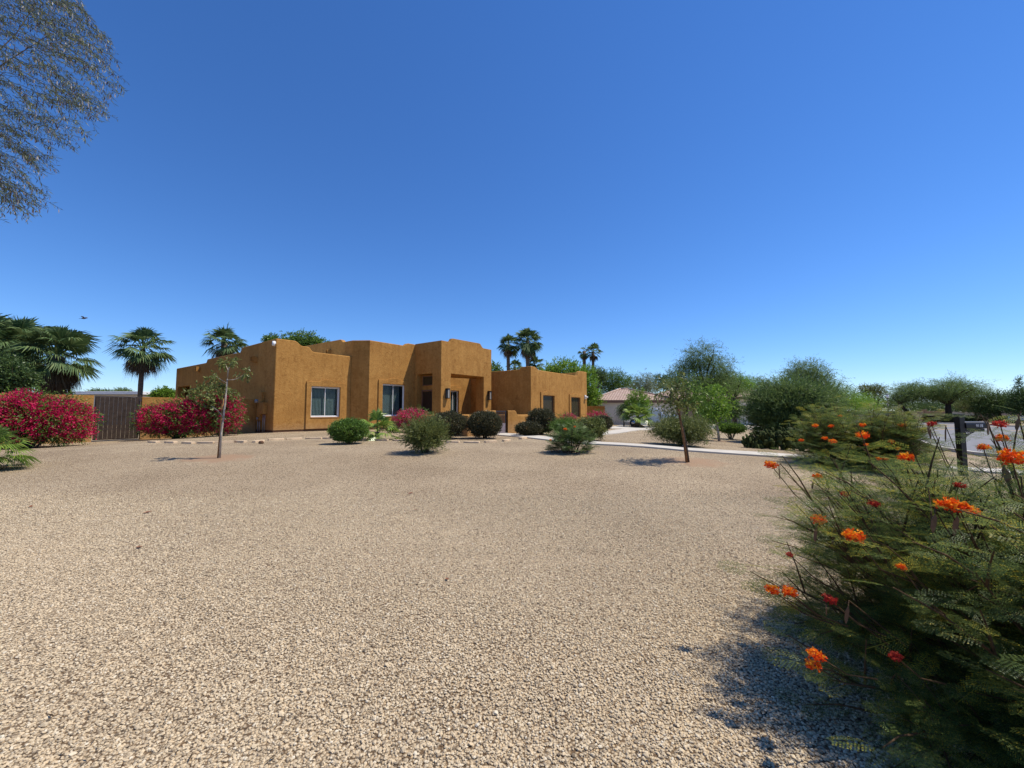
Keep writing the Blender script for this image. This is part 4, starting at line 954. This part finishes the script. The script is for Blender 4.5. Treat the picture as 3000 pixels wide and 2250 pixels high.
mb.build('pads', M['cactus'], r)

# trees round about
def T(px, depth, spec, name, label, mat, style, n, scale=1., tr=.14, tt=.35, h=None, **kw):
    """spec: (px, y, halfwidth px, halfheight px) lobes"""
    b = spotd(px, depth); k = depth / F
    ells = [((a - px) * k, random.uniform(-.3, .3) * w_ * k, zt(y, depth) - b.z, w_ * k, w_ * k * .9, hh * k) for a, y, w_, hh in spec]
    top = max(e[2] + e[5] for e in ells)
    return tree(name, label, b, top, ells, M[mat], style, n, scale, tr, top * tt, **kw)
T(795, 44, [(785, 995, 24, 16), (815, 1005, 20, 14)], 'broadleaf_tree', 'small green tree top showing above the left wing roof', 'green', 'broad', 500, 1.5)
T(885, 46, [(885, 998, 58, 30), (860, 1005, 45, 25), (915, 1008, 45, 22), (880, 1060, 60, 50)], 'broadleaf_tree', 'rounded green tree top between the left wing and the main roof', 'green', 'broad', 2600, 1.5)
T(1448, 50, [(1448, 1085, 24, 26), (1462, 1095, 16, 14), (1430, 1130, 30, 40)], 'broadleaf_tree', 'small green tree beside the right edge of the portal', 'green', 'broad', 900, 1.5)
T(1665, 46, [(1650, 1085, 52, 36), (1700, 1100, 48, 34), (1715, 1150, 42, 48), (1735, 1170, 32, 50), (1620, 1100, 40, 35)], 'broadleaf_tree', 'bright green leafy tree behind the right wing of the house', 'bright', 'broad', 4200, 1.35)
T(1748, 58, [(1745, 1095, 26, 24), (1760, 1105, 22, 20)], 'broadleaf_tree', 'very dark tree top between the bright tree and the neighbouring house', 'dark', 'small', 900, 1.8)
T(1800, 60, [(1790, 1115, 42, 36), (1822, 1120, 30, 30), (1775, 1140, 30, 40)], 'evergreen_tree', 'dense deep green tree behind the tiled garage roof', 'green', 'small', 2600, 1.7)
T(1890, 56, [(1888, 1115, 30, 34), (1872, 1140, 36, 34), (1905, 1140, 30, 36)], 'weeping_tree', 'greyish weeping tree above the tiled roof', 'grey', 'weep', 1300, 1.3, bmat='greystem')
T(1850, 70, [(1850, 1125, 34, 24), (1930, 1120, 40, 26), (1960, 1120, 40, 22)], 'distant_tree', 'low dark tree band behind the ridge of the tiled roof', 'dark', 'small', 1700, 2.0)
T(1870, 40, [(1866, 1165, 32, 28), (1850, 1185, 26, 24), (1885, 1185, 28, 28)], 'broadleaf_tree', 'yellow green tree above the trunkless fan palm', 'bright', 'broad', 900, 1.0, tr=.08)
T(1826, 39.5, [(1826, 1192, 22, 14), (1818, 1205, 16, 18)], 'weeping_tree', 'small dark weeping tree against the white garage wall', 'dark', 'weep', 300, .9, tr=.06)
T(2065, 41, [(2055, 1040, 58, 46), (2085, 1075, 70, 40), (2020, 1075, 44, 34), (1990, 1095, 40, 28), (2130, 1095, 40, 30), (2060, 1120, 75, 34), (2120, 1130, 55, 32)], 'mesquite_tree', 'tallest airy mesquite tree with drooping feathery branches, behind the leaning sapling', 'mesq', 'feather', 5200, 2.0, tr=.2, tt=.42, bmat='darkbark', up=-.1, nl=16, lump=.3)
T(2150, 44, [(2150, 1120, 50, 34), (2185, 1130, 40, 32), (2120, 1130, 35, 30)], 'mesquite_tree', 'yellow green mesquite with dark forked branches over the tiled roof', 'bright', 'feather', 2400, 1.9, tr=.2, tt=.45, bmat='darkbark', up=-.1, nl=12)
T(2010, 47, [(2000, 1125, 60, 26), (2050, 1135, 50, 26)], 'mesquite_tree', 'light green mesquite crown below the tallest mesquite', 'mesq', 'feather', 1700, 2.0, tr=.15, bmat='darkbark')
T(2146, 39, [(2146, 1192, 24, 24), (2160, 1205, 18, 22), (2135, 1210, 16, 20)], 'citrus_tree', 'dark glossy round tree behind the yellow green sapling', 'dark', 'broad', 700, 1.0, tr=.09)
T(2240, 60, [(2215, 1125, 45, 26), (2260, 1125, 42, 28), (2200, 1140, 50, 40), (2260, 1160, 60, 40)], 'mesquite_tree', 'pale hazy mesquite in the gap behind the large dark bush', 'mesq', 'feather', 2200, 2.4, bmat='darkbark')
T(2362, 33, [(2350, 1085, 58, 36), (2385, 1105, 62, 40), (2330, 1120, 56, 46), (2410, 1140, 55, 45), (2360, 1165, 80, 40)], 'mesquite_tree', 'blue green mesquite rising behind the large dark bush', 'mesq', 'feather', 5200, 1.6, tr=.2, bmat='darkbark', lump=.28, nl=14)
T(2450, 40, [(2440, 1150, 62, 38), (2490, 1170, 62, 34), (2540, 1185, 45, 26), (2460, 1185, 80, 34)], 'mesquite_tree', 'bright yellow green low mesquite behind the flowering shrub', 'bright', 'feather', 4200, 1.6, tr=.18, bmat='darkbark')
T(2562, 66, [(2545, 1138, 32, 14), (2575, 1140, 34, 16), (2560, 1152, 40, 14)], 'pine_tree', 'flat-topped distant pine left of the street lamp', 'olive', 'small', 1100, 1.8, tr=.25, bmat='darkbark')
T(2560, 76, [(2540, 1180, 50, 24), (2600, 1180, 50, 22), (2640, 1182, 40, 20)], 'distant_tree', 'low tree band behind the street lamp', 'dark', 'small', 1600, 2.2)
T(2672, 62, [(2660, 1145, 50, 26), (2690, 1140, 40, 22), (2640, 1160, 44, 22), (2680, 1160, 55, 20)], 'mesquite_tree', 'mesquite with a leaning dark trunk across the street', 'mesq', 'feather', 3600, 2.2, tr=.3, tt=.45, lean=(-2.0, 0), bmat='darkbark', lump=.3, nl=12)
T(2776, 60, [(2765, 1140, 62, 34), (2820, 1135, 66, 34), (2740, 1156, 50, 24), (2860, 1155, 42, 28), (2800, 1155, 80, 22)], 'mesquite_tree', 'widest mesquite with a forked dark trunk across the street behind the letterbox', 'mesq', 'feather', 6200, 2.2, tr=.42, tt=.38, bmat='darkbark', lump=.34, nl=18)
T(2790, 84, [(2660, 1195, 60, 20), (2740, 1192, 60, 22), (2820, 1190, 60, 24), (2900, 1190, 60, 26), (2980, 1190, 60, 28)], 'distant_tree', 'long dark tree belt behind the walls across the street', 'dark', 'small', 6500, 2.4)
T(2855, 68, [(2840, 1185, 34, 22), (2880, 1185, 34, 24)], 'distant_tree', 'olive tree between the letterbox mesquite and the right edge trees', 'olive', 'small', 1500, 2.0, tr=.16)
T(2925, 58, [(2915, 1180, 46, 32), (2960, 1175, 44, 34), (2900, 1200, 40, 22)], 'distant_tree', 'dark green tree group right of the letterbox', 'dark', 'small', 2600, 1.9, tr=.2)
T(3000, 55, [(2995, 1165, 30, 44), (3030, 1180, 60, 50), (2985, 1195, 36, 26), (2990, 1115, 10, 16)], 'distant_tree', 'tall dark grey green tree at the right edge of the photograph', 'dark', 'small', 2600, 1.9, tr=.2)
T(3110, 55, [(3100, 1165, 70, 50), (3170, 1170, 70, 50)], 'distant_tree', 'tree just beyond the right edge of the photograph', 'mesq', 'feather', 1500, 2.2, tr=.2)
T(30, 27, [(20, 985, 50, 45), (-30, 975, 60, 50), (60, 1000, 40, 36), (-60, 1060, 90, 90), (10, 1080, 60, 70)], 'broadleaf_tree', 'dark broadleaf tree behind the fan palms at the far left', 'green', 'broad', 3600, 1.1)
T(50, 18.5, [(30, 1095, 50, 46), (70, 1110, 38, 36), (-20, 1080, 50, 60), (0, 1130, 60, 50)], 'broadleaf_tree', 'dark leafy tree just behind the left bougainvillea', 'dark', 'broad', 2600, .85, tr=.08)
T(330, 75, [(285, 1148, 22, 10), (320, 1150, 22, 8), (355, 1146, 24, 9)], 'distant_tree', 'low far tree line above the white shed roof', 'mesq', 'small', 900, 2.2)
T(483, 34, [(478, 1150, 24, 16), (500, 1156, 20, 14), (455, 1158, 14, 12)], 'broadleaf_tree', 'small bright green tree beyond the yard wall left of the house', 'bright', 'broad', 700, 1.1, tr=.08)

# overhanging feathery tree at the top left
b = spotd(-560, 7.4)
r = empty('overhanging_tree', b, 'grey green feathery tree with dangling dry pods hanging over the top left corner', 'tree')
mb = MB(); trunk(mb, [(0, 0, -.1), (.15, 0, 1.5), (.1, .1, 3.0), (.3, 0, 4.6)], .2, .13, 10)
def xm(y): return float(np.interp(y, [-300, 0, 60, 150, 260, 330, 400, 470, 540, 600, 660], [180, 235, 300, 355, 405, 345, 300, 215, 150, 165, 90]))
st = []; en = []
while len(en) < 860:
    y = random.uniform(-260, 655); mx_ = xm(y); x = mx_ - abs(random.gauss(0, 1)) * 225 - 15 + (random.random() < .1) * random.uniform(0, 60)
    if x < -330: continue
    d_ = random.uniform(6.0, 9.0); p = atd(x, y, d_) - b; L = random.uniform(.8, 1.6)
    dr_ = Vector((random.uniform(.6, 1), random.uniform(-.4, .4), random.uniform(-.95, -.1))).normalized()
    en.append(p); st.append(p - dr_ * L)
for i in range(26):
    j = random.randrange(len(st)); e_ = st[j]
    p0 = Vector((.3, 0, random.uniform(3.2, 4.6))); mid = p0.lerp(e_, .5) + Vector((0, 0, .5 + .3 * random.random()))
    mb.tube([p0, p0.lerp(mid, .5) + Vector((0, 0, .2)), mid, mid.lerp(e_, .5) + Vector((0, random.uniform(-.3, .3), .22)), e_], [.035, .022, .014, .009, .005], 6, False)
mb.build('trunk', M['greystem'], r)
A_ = np.array([tuple(v) for v in st]); B_ = np.array([tuple(v) for v in en]); n = len(A_); K = 46
t_ = (np.arange(K)[None] + rng.random((n, K))) / K
sag = .16 * (t_ * (1 - t_)) * 4
P = A_[:, None] + (B_ - A_)[:, None] * t_[..., None]; P[..., 2] += sag * .6
dd = unit((B_ - A_))[:, None] + rng.normal(size=(n, K, 3)) * .55 + np.array([0, 0, -.25])
Ql = leaves(P.reshape(-1, 3), dd.reshape(-1, 3), .085 * (.6 + .8 * rng.random(n * K)), .010)
sg = np.linspace(0, 1, 7); Tq = []
for i in range(n):
    pp = A_[i] + (B_[i] - A_[i]) * sg[:, None]; pp[:, 2] += .16 * (sg * (1 - sg)) * 4 * .6
    for a_, c_ in zip(pp[:-1], pp[1:]): Tq.append([a_ - [0, 0, .003], a_ + [0, 0, .003], c_ + [0, 0, .002], c_ - [0, 0, .002]])
quads('twigs', np.array(Tq), M['greypod'], r, tone=np.full(len(Tq), .25))
quads('crown', Ql, M['feather'], r)
kp = 7; t_ = .25 + .75 * rng.random((n, kp)); P = A_[:, None] + (B_ - A_)[:, None] * t_[..., None]; P[..., 2] += .16 * (t_ * (1 - t_)) * 2.4 - .01
Qp = leaves(P.reshape(-1, 3), np.array([0, 0, -1.]) + rng.normal(size=(n * kp, 3)) * .18, .085 * (.6 + .7 * rng.random(n * kp)), .017, rng.normal(size=(n * kp, 3)))
tag(quads('seed_pods', Qp, M['greypod'], r), kind='stuff')

# ------------------------------------------------------------------ letterbox
b = at(2822, 1392)
mbx = empty('letterbox', b, 'black letterbox with white house numbers on a dark post by the street', 'letterbox', rz=R(2))
k = b.y / F; H_ = (1392 - 1217) * k
ppw = 15.5 * k / 2
g = MB(); g.box(-ppw, ppw, -ppw, ppw, -.1, H_); g.prism([(-ppw * 1.15, -ppw * 1.15), (ppw * 1.15, -ppw * 1.15), (ppw * 1.15, ppw * 1.15), (-ppw * 1.15, ppw * 1.15)], lambda a, c, d: (a, c, d), H_ - .012, H_ + .012)
g.build('post', M['black_metal'], mbx, bevel=.006)
x0 = ppw + .002; L_ = 65 * k; zb = (1392 - 1257) * k; hb = 20 * k
prof = [(-.085, 0), (.085, 0), (.085, hb * .55)] + [(.085 * math.cos(t * math.pi / 8), hb * .55 + hb * .45 * math.sin(t * math.pi / 8)) for t in range(1, 8)] + [(-.085, hb * .55)]
g = MB(); g.prism(prof, lambda a, c, d: (d, a, zb + c), x0, x0 + L_); g.build('box', M['black_metal'], mbx, bevel=.004)
g = MB(); g.prism([(a * 1.06, c * 1.03 - .003) for a, c in prof], lambda a, c, d: (d, a, zb + c), x0 + L_ + .001, x0 + L_ + .014); dr = g.build('door', M['black_metal'], mbx)
g = MB(); g.box(x0, x0 + L_ * .9, -.06, .06, zb - .075, zb - .004); g.build('paper_tube', M['black_metal'], mbx, bevel=.006)
g = MB(); g.tube([(-ppw - .03, 0, zb - .02), (-ppw + .002, 0, zb - .02)], .03, 10); g.build('knob', M['black_metal'], mbx)
g = MB()
for cx, cz, rr0 in ((.045, -.13, .034), (.10, -.115, .03), (.15, -.11, .026), (.055, -.19, .026), (.04, -.235, .02), (.105, -.165, .02), (.20, -.10, .018), (.24, -.095, .014)):
    g.tube([(x0 + cx + rr0 * math.cos(t * .5236), 0, zb + cz + rr0 * math.sin(t * .5236)) for t in range(13)], .009, 5)
g.tube([(x0, 0, zb - .26), (x0 + .08, 0, zb - .19), (x0 + .18, 0, zb - .13), (x0 + .28, 0, zb - .08)], .008, 5)
g.build('scroll_bracket', M['black_metal'], mbx)
def text_mesh(txt, size, mat, parent, name, M4):
    c = bpy.data.curves.new('t', 'FONT'); c.body = txt; c.size = size; c.extrude = .001; c.align_x = 'CENTER'; c.offset = .002
    o = bpy.data.objects.new('t', c); COL.objects.link(o); bpy.context.view_layer.update()
    me = bpy.data.meshes.new_from_object(o.evaluated_get(bpy.context.evaluated_depsgraph_get())); bpy.data.objects.remove(o)
    me.transform(M4); me.name = name; me.materials.clear(); return link(me, name, mat, parent)
text_mesh('9118', .085, M['digit'], mbx, 'house_number', Matrix.Translation((x0 + L_ * .60, -.0885, zb + .035)) @ Matrix.Rotation(R(90), 4, 'X'))

# ------------------------------------------------------------------ street lamp, far walls, neighbours
b = spotd(2600, 50); lp = empty('street_lamp', b, 'slim black street lamp with a white lantern across the street', 'street lamp'); hz = zt(1165, 50) - b.z
g = MB(); g.tube([(0, 0, -.1), (0, 0, .5), (0, 0, .52), (0, 0, hz)], [.09, .09, .05, .04], 10); g.build('pole', M['black_metal'], lp)
g = MB(); g.tube([(0, 0, hz), (0, 0, hz + .04), (0, 0, hz + .34)], [.08, .12, .16], 8); g.build('lantern', M['white'], lp)
g = MB(); g.tube([(0, 0, hz + .345), (0, 0, hz + .40), (0, 0, hz + .48)], [.19, .14, .02], 8); g.build('cap', M['black_metal'], lp)
def block_wall(name, label, p0, p1, z1, mat, t=.2, cap=True, cols=0):
    a, c = Vector(p0), Vector(p1); L = (c - a).length; o = empty(name, (a.x, a.y, float(G(a.x, a.y))), label, 'wall', rz=math.atan2(c.y - a.y, c.x - a.x)); zz = z1 - o.location.z
    g = MB(); g.box(0, L, 0, t, -.4, zz); g.build('panel', mat, o)
    if cap: g = MB(); g.box(-.03, L + .03, -.04, t + .04, zz + .002, zz + .08); g.build('coping', mat, o, bevel=.01)
    for i in range(cols):
        g = MB(); x = L * i / max(1, cols - 1); g.box(x - .25, x + .25, -.12, t + .12, -.4, zz + .25); g.box(x - .31, x + .31, -.18, t + .18, zz + .252, zz + .36); g.build('pillar', mat, o, bevel=.01)
    return o
p = lambda px, d: ((px - 1500) / F * d, d)
block_wall('block_wall', 'tan block wall with capped pillars across the street left of the letterbox', p(2706, 68), p(2775, 68), zt(1206, 68), M['tan_wall'], cols=2)
block_wall('block_wall', 'pale wall across the street right behind the letterbox post', p(2780, 69), p(2860, 68), zt(1208, 68), M['cream_wall'])
block_wall('block_wall', 'taupe wall under the dark trees at the right of the street', p(2865, 69), p(3300, 66), zt(1206, 66), M['taupe_wall'])
block_wall('block_wall', 'brown wall behind the bright low mesquite and the flowering shrub', p(2380, 58), p(2700, 66), zt(1206, 62), M['taupe_wall'])
block_wall('stucco_wall', 'ochre stucco wall at the right end of the house beside the white garage', p(1715, 43), p(1771, 42.5), zt(1192, 42.7), M['stucco'])
for i, (px, w, yt, lb) in enumerate([(2716, 20, 1218, 'small round hedge bush across the street in front of the tan wall'), (2745, 34, 1219, 'hedge bush in front of the tan wall left of the forked mesquite trunk'), (2778, 32, 1219, 'hedge bush at the foot of the forked mesquite trunk'), (2845, 46, 1217, 'rounded hedge bush behind the black letterbox'),
        (2895, 60, 1216, 'broad hedge bush right of the black letterbox'), (2945, 50, 1220, 'dark hedge bush far right along the street kerb'), (2995, 44, 1226, 'hedge bush at the right edge of the photograph'), (2830, 22, 1222, 'pale green small bush on the far kerb')]):
    b = spotd(px, 61 - i % 3); k = b.y / F; h = zt(yt, b.y) - b.z; r = empty('hedge_bush', b, lb, 'bush', 'bushes across the street')
    foliage(r, 'foliage', M['hedge'] if i != 7 else M['olive'], [(0, 0, h * .5, w * k / 2, .8, h * .5)], 420, 'small', 1.4, .75, .08)
# neighbouring house
def tile_mat():
    m, t, out = newmat('clay_tile'); L = t.links.new
    p_ = t.nodes.new('ShaderNodeBsdfPrincipled'); L(p_.outputs[0], out.inputs[0]); p_.inputs['Roughness'].default_value = .9
    tc = t.nodes.new('ShaderNodeTexCoord'); v = t.nodes.new('ShaderNodeTexBrick'); v.inputs['Scale'].default_value = 1.0
    v.inputs['Color1'].default_value = (.50, .36, .29, 1); v.inputs['Color2'].default_value = (.40, .27, .21, 1); v.inputs['Mortar'].default_value = (.13, .08, .06, 1)
    v.inputs['Brick Width'].default_value = .30; v.inputs['Row Height'].default_value = .36; v.inputs['Mortar Size'].default_value = .035
    L(tc.outputs['Object'], v.inputs['Vector']); L(v.outputs['Color'], p_.inputs['Base Color'])
    return m
M['tile'] = tile_mat()
NB = Vector((19, 50, float(G(19, 50)))); nb = empty('neighbour_house', NB, 'cream neighbouring house with low hipped tan tile roofs', 'house')
def rel(x, y, z): return (x - NB.x, y - NB.y, z - NB.z)
def boxw(x0, x1, y0, y1, z1, mat, name='wall'):
    g = MB(); g.box(x0 - NB.x, x1 - NB.x, y0 - NB.y, y1 - NB.y, -.4, z1 - NB.z); return g.build(name, mat, nb)
def hip(x0, x1, y0, y1, ze, zr, ov=.5):
    x0 -= ov; x1 += ov; y0 -= ov; y1 += ov; ym = (y0 + y1) / 2; hl = (y1 - y0) / 2
    v = [rel(x0, y0, ze), rel(x1, y0, ze), rel(x1, y1, ze), rel(x0, y1, ze), rel(x0 + hl, ym, zr), rel(x1 - hl, ym, zr)]
    g = MB(); g.add(v, [(0, 1, 5, 4), (1, 2, 5), (2, 3, 4, 5), (3, 0, 4)]); o = g.build('roof', M['tile'], nb)
    g = MB(); g.box(x0 - NB.x + .03, x1 - NB.x - .03, y0 - NB.y + .03, y1 - NB.y - .03, ze - NB.z - .28, ze - NB.z - .01); g.build('fascia', M['fascia'], o)
    mbr = MB()
    for a, c in ((0, 4), (1, 5), (4, 5)): mbr.tube([Vector(v[a]) + Vector((0, 0, .03)), Vector(v[c]) + Vector((0, 0, .05))], .1, 6)
    mbr.build('ridge_tiles', plain('ridge_tile', (.42, .30, .24), .9), o)
boxw(9.2, 18.6, 46.5, 55, 2.62, M['cream_wall']); hip(9.2, 18.6, 46.5, 55, 2.75, 4.25)
boxw(17.8, 25.8, 49.0, 56, 2.60, M['taupe_wall']); hip(17.5, 30, 49, 58, 2.95, 4.75)
boxw(26, 29.6, 46.8, 54, 3.0, M['cream_wall']); hip(25.6, 30, 46.5, 54, 3.15, 4.2, .35)
boxw(13.15, 13.35, 45.5, 46.4, 2.3, M['cream_wall'])
g = MB(); g.frame(*[27.4 - NB.x, 28.6 - NB.x, .5, 2.2], .08, 46.72 - NB.y, 46.79 - NB.y, idf); w_ = g.build('window', M['white_metal'], nb); g = MB(); g.prism([(27.46 - NB.x, .56), (28.54 - NB.x, .56), (28.54 - NB.x, 2.14), (27.46 - NB.x, 2.14)], idf, 46.74 - NB.y, 46.76 - NB.y); g.build('pane', M['screen'], w_)
g = MB(); g.frame(*[14.2 - NB.x, 17.2 - NB.x, .0, 2.1], .1, 46.42 - NB.y, 46.49 - NB.y, idf); w_ = g.build('garage_door', M['white_metal'], nb)
g = MB(); [g.prism([(14.3 - NB.x, .1 + i * .5), (17.1 - NB.x, .1 + i * .5), (17.1 - NB.x, .57 + i * .5), (14.3 - NB.x, .57 + i * .5)], idf, 46.45 - NB.y, 46.48 - NB.y) for i in range(4)]; g.build('door_panels', M['white_metal'], w_)
# white shed roof beyond the gate
sb = spotd(320, 40); sh = empty('shed', sb, 'long low building with a flat white roof beyond the wooden gate', 'building')
g = MB(); g.box(-4.2, 3.0, 0, 5, -.3, zt(1158, 40) - sb.z); g.build('wall', M['cream_wall'], sh)
g = MB(); g.box(-4.6, 3.4, -.4, 5.4, zt(1156, 40) - sb.z, zt(1147, 40) - sb.z); g.build('roof', M['white'], sh, bevel=.02)

# vehicles
def vehicle(name, label, b, rz, prof, glassprof, wheels, W_=1.9, pick=False):
    o = empty(name, b, label, 'car', rz=rz); f_ = lambda a, c, d: (a, d, c)
    g = MB(); g.prism(prof, f_, -W_ / 2, W_ / 2); g.build('body', M['car'], o, bevel=.05)
    g = MB(); g.prism(glassprof, f_, -W_ / 2 - .004 + .1, W_ / 2 - .1 + .004)
    cab = [(glassprof[0][0] + .0, glassprof[0][1])]
    g.build('windows', M['car_glass'], o)
    for x in wheels:
        for s_ in (-1, 1):
            g = MB(); g.tube([(x, s_ * (W_ / 2 - .2), .38), (x, s_ * (W_ / 2 + .01), .38)], .38, 20); w_ = g.build('wheel', M['rubber'], o)
            g = MB(); g.tube([(x, s_ * (W_ / 2 + .005), .38), (x, s_ * (W_ / 2 + .02), .38)], .22, 14); g.build('rim', M['chrome'], w_)
    xf = max(a for a, c in prof)
    for s_ in (-1, 1):
        g = MB(); g.box(xf - .06, xf + .012, s_ * .72 - .17, s_ * .72 + .17, .82, 1.0); g.build('headlight', M['chrome'], o, bevel=.02)
    g = MB(); g.box(xf - .05, xf + .01, -.5, .5, .62, 1.02); g.build('grille', M['black_metal'], o, bevel=.02)
    g = MB(); g.box(xf - .05, xf + .07, -.9, .9, .38, .58); g.build('bumper', M['chrome'], o, bevel=.03)
    return o
b = spotd(1908, 42.5)
pf = [(-2.8, .45), (2.7, .45), (2.78, .7), (2.75, 1.08), (2.6, 1.16), (1.25, 1.24), (.5, 1.86), (.3, 1.9), (-.95, 1.9), (-1.1, 1.84), (-1.25, 1.25), (-2.8, 1.22)]
vehicle('pickup', 'white pickup parked on the driveway behind the small fan palm', b, R(-24), pf, [(1.05, 1.28), (.46, 1.78), (-.9, 1.8), (-1.05, 1.28)], (1.75, -1.7), 2.0)
b = spotd(3010, 56)
pf = [(-2.2, .35), (2.1, .35), (2.2, .6), (2.1, .85), (1.2, .95), (.5, 1.4), (-.9, 1.45), (-1.7, 1.0), (-2.2, .95)]
vehicle('parked_car', 'pale car parked across the street at the right edge of the photograph', b, R(10), pf, [(1.05, .97), (.45, 1.34), (-.85, 1.39), (-1.5, 1.0)], (1.35, -1.35), 1.8)

# ------------------------------------------------------------------ small things
pl = [(430, 1296), (560, 1300), (640, 1299), (700, 1296), (740, 1297), (800, 1290), (900, 1286.5), (1000, 1285.5), (1110, 1291), (1180, 1292), (1300, 1296), (1400, 1298), (1470, 1294), (1545, 1284)]
x = 428; 
while x < 1540:
    w_ = random.uniform(34, 48); y = float(np.interp(x + w_ / 2, [a for a, _ in pl], [c for _, c in pl])); y2 = float(np.interp(x + w_ / 2 + 5, [a for a, _ in pl], [c for _, c in pl]))
    b = at(x + w_ / 2, y); c2 = at(x + w_ / 2 + 5, y2); L = w_ * b.y / F * 1.0
    o = empty('edging_stone', b, 'flat tan edging stone set in the gravel along the house bed', 'stone', 'edging stones along the house bed', math.atan2(c2.y - b.y, c2.x - b.x) + random.uniform(-.05, .05))
    g = MB(); pts = [(-L / 2, -.07), (-L * .2, -.085), (L * .25, -.075), (L / 2, -.065), (L / 2 * .97, .075), (L * .1, .09), (-L / 2 * .96, .07)]
    g.prism([(a + random.uniform(-.01, .01), c + random.uniform(-.012, .012)) for a, c in pts], lambda a, c, d: (a, c, d), -.05, .055 + random.uniform(0, .02)); g.build('stone', M['edging'], o, bevel=.012)
    x += w_ + random.uniform(6, 14)
b = at(765, 1300); o = empty('rock', b, 'small brown rock on the gravel below the house corner', 'rock')
g = MB(); g.tube([(-.09, 0, .03), (-.05, .01, .04), (.03, 0, .045), (.09, 0, .03)], [.02, .065, .07, .02], 8); g.build('stone', M['darkrock'], o)
for (px, py, s_, lb) in [(433, 1503, .07, 'curled brown leaf on the gravel at mid left'), (408, 1606, .06, 'flat orange brown leaf on the gravel nearer than the curled one at left'), (1090, 1463, .05, 'dark red dry leaf on the gravel left of centre'), (982, 1485, .04, 'tiny dark dry leaf left of the dark red one'),
        (1203, 1447, .06, 'red brown leaf on the gravel just left of the picture centre'), (90, 1486, .05, 'small reddish leaf on the gravel at the far left'), (1217, 1496, .035, 'tiny leaf just below the red brown one near the centre'), (1310, 1700, .035, 'brown crumb of leaf on the near gravel')]:
    b = at(px, py); b.z += .012; a = random.uniform(0, 6.28); o = empty('fallen_leaf', b, lb, 'leaf', 'dry leaves on the gravel', a)
    g = MB(); q2 = [(-.5, 0, .0), (-.2, .24, .12), (.2, .22, .14), (.5, 0, .22), (.2, -.22, .1), (-.2, -.24, .05), (0, 0, .0)]
    g.add([(u_ * s_ * 1.6, v_ * s_ * 1.6, z_ * s_) for u_, v_, z_ in q2], [(0, 1, 6), (1, 2, 6), (2, 3, 6), (3, 4, 6), (4, 5, 6), (5, 0, 6)]); g.build('blade', M['leaf_litter'], o, fixn=False)
b = atd(247, 933, 24); o = empty('bird', b, 'small brown bird flying above the left fan palms', 'bird', rz=R(10))
g = MB(); g.tube([(-.17, 0, .0), (-.10, 0, .0), (-.02, 0, .01), (.06, 0, .03), (.11, 0, .045), (.15, 0, .04), (.18, 0, .035)], [.012, .03, .05, .045, .03, .024, .004], 8)
g.add([(-.12, -.01, 0), (-.26, -.05, -.01), (-.27, .05, -.01), (-.12, .01, .0)], [(0, 1, 2, 3)])
for s_ in (-1, 1): g.add([(.05, s_ * .03, .03), (-.05, s_ * .03, .03), (-.08, s_ * .16, .10), (-.10, s_ * .28, .05), (.0, s_ * .2, .10), (.05, s_ * .12, .09)], [(0, 1, 2, 5), (5, 2, 4), (4, 2, 3)])
g.build('body', M['bird'], o, fixn=False)

# tiny twigs and crumbs blown over the gravel
n = 900; y = 1.6 + 14 * rng.random(n) ** 1.3; x = (rng.random(n) * 2 - 1) * (y * 1.25 + .5)
P = np.stack([x, y, G(x, y) + .014], -1); a = rng.random(n) * 6.28
d = np.stack([np.cos(a), np.sin(a), .06 * rng.normal(size=n)], -1)
tag(quads('litter', leaves(P, d, .018 + .05 * rng.random(n) ** 2, .004 + .007 * rng.random(n), np.array([[0, 0, 1.]]) + .3 * rng.normal(size=(n, 3))), M['dead']), kind='stuff', label='tiny dry twigs and leaf crumbs scattered over the gravel', cat='litter')
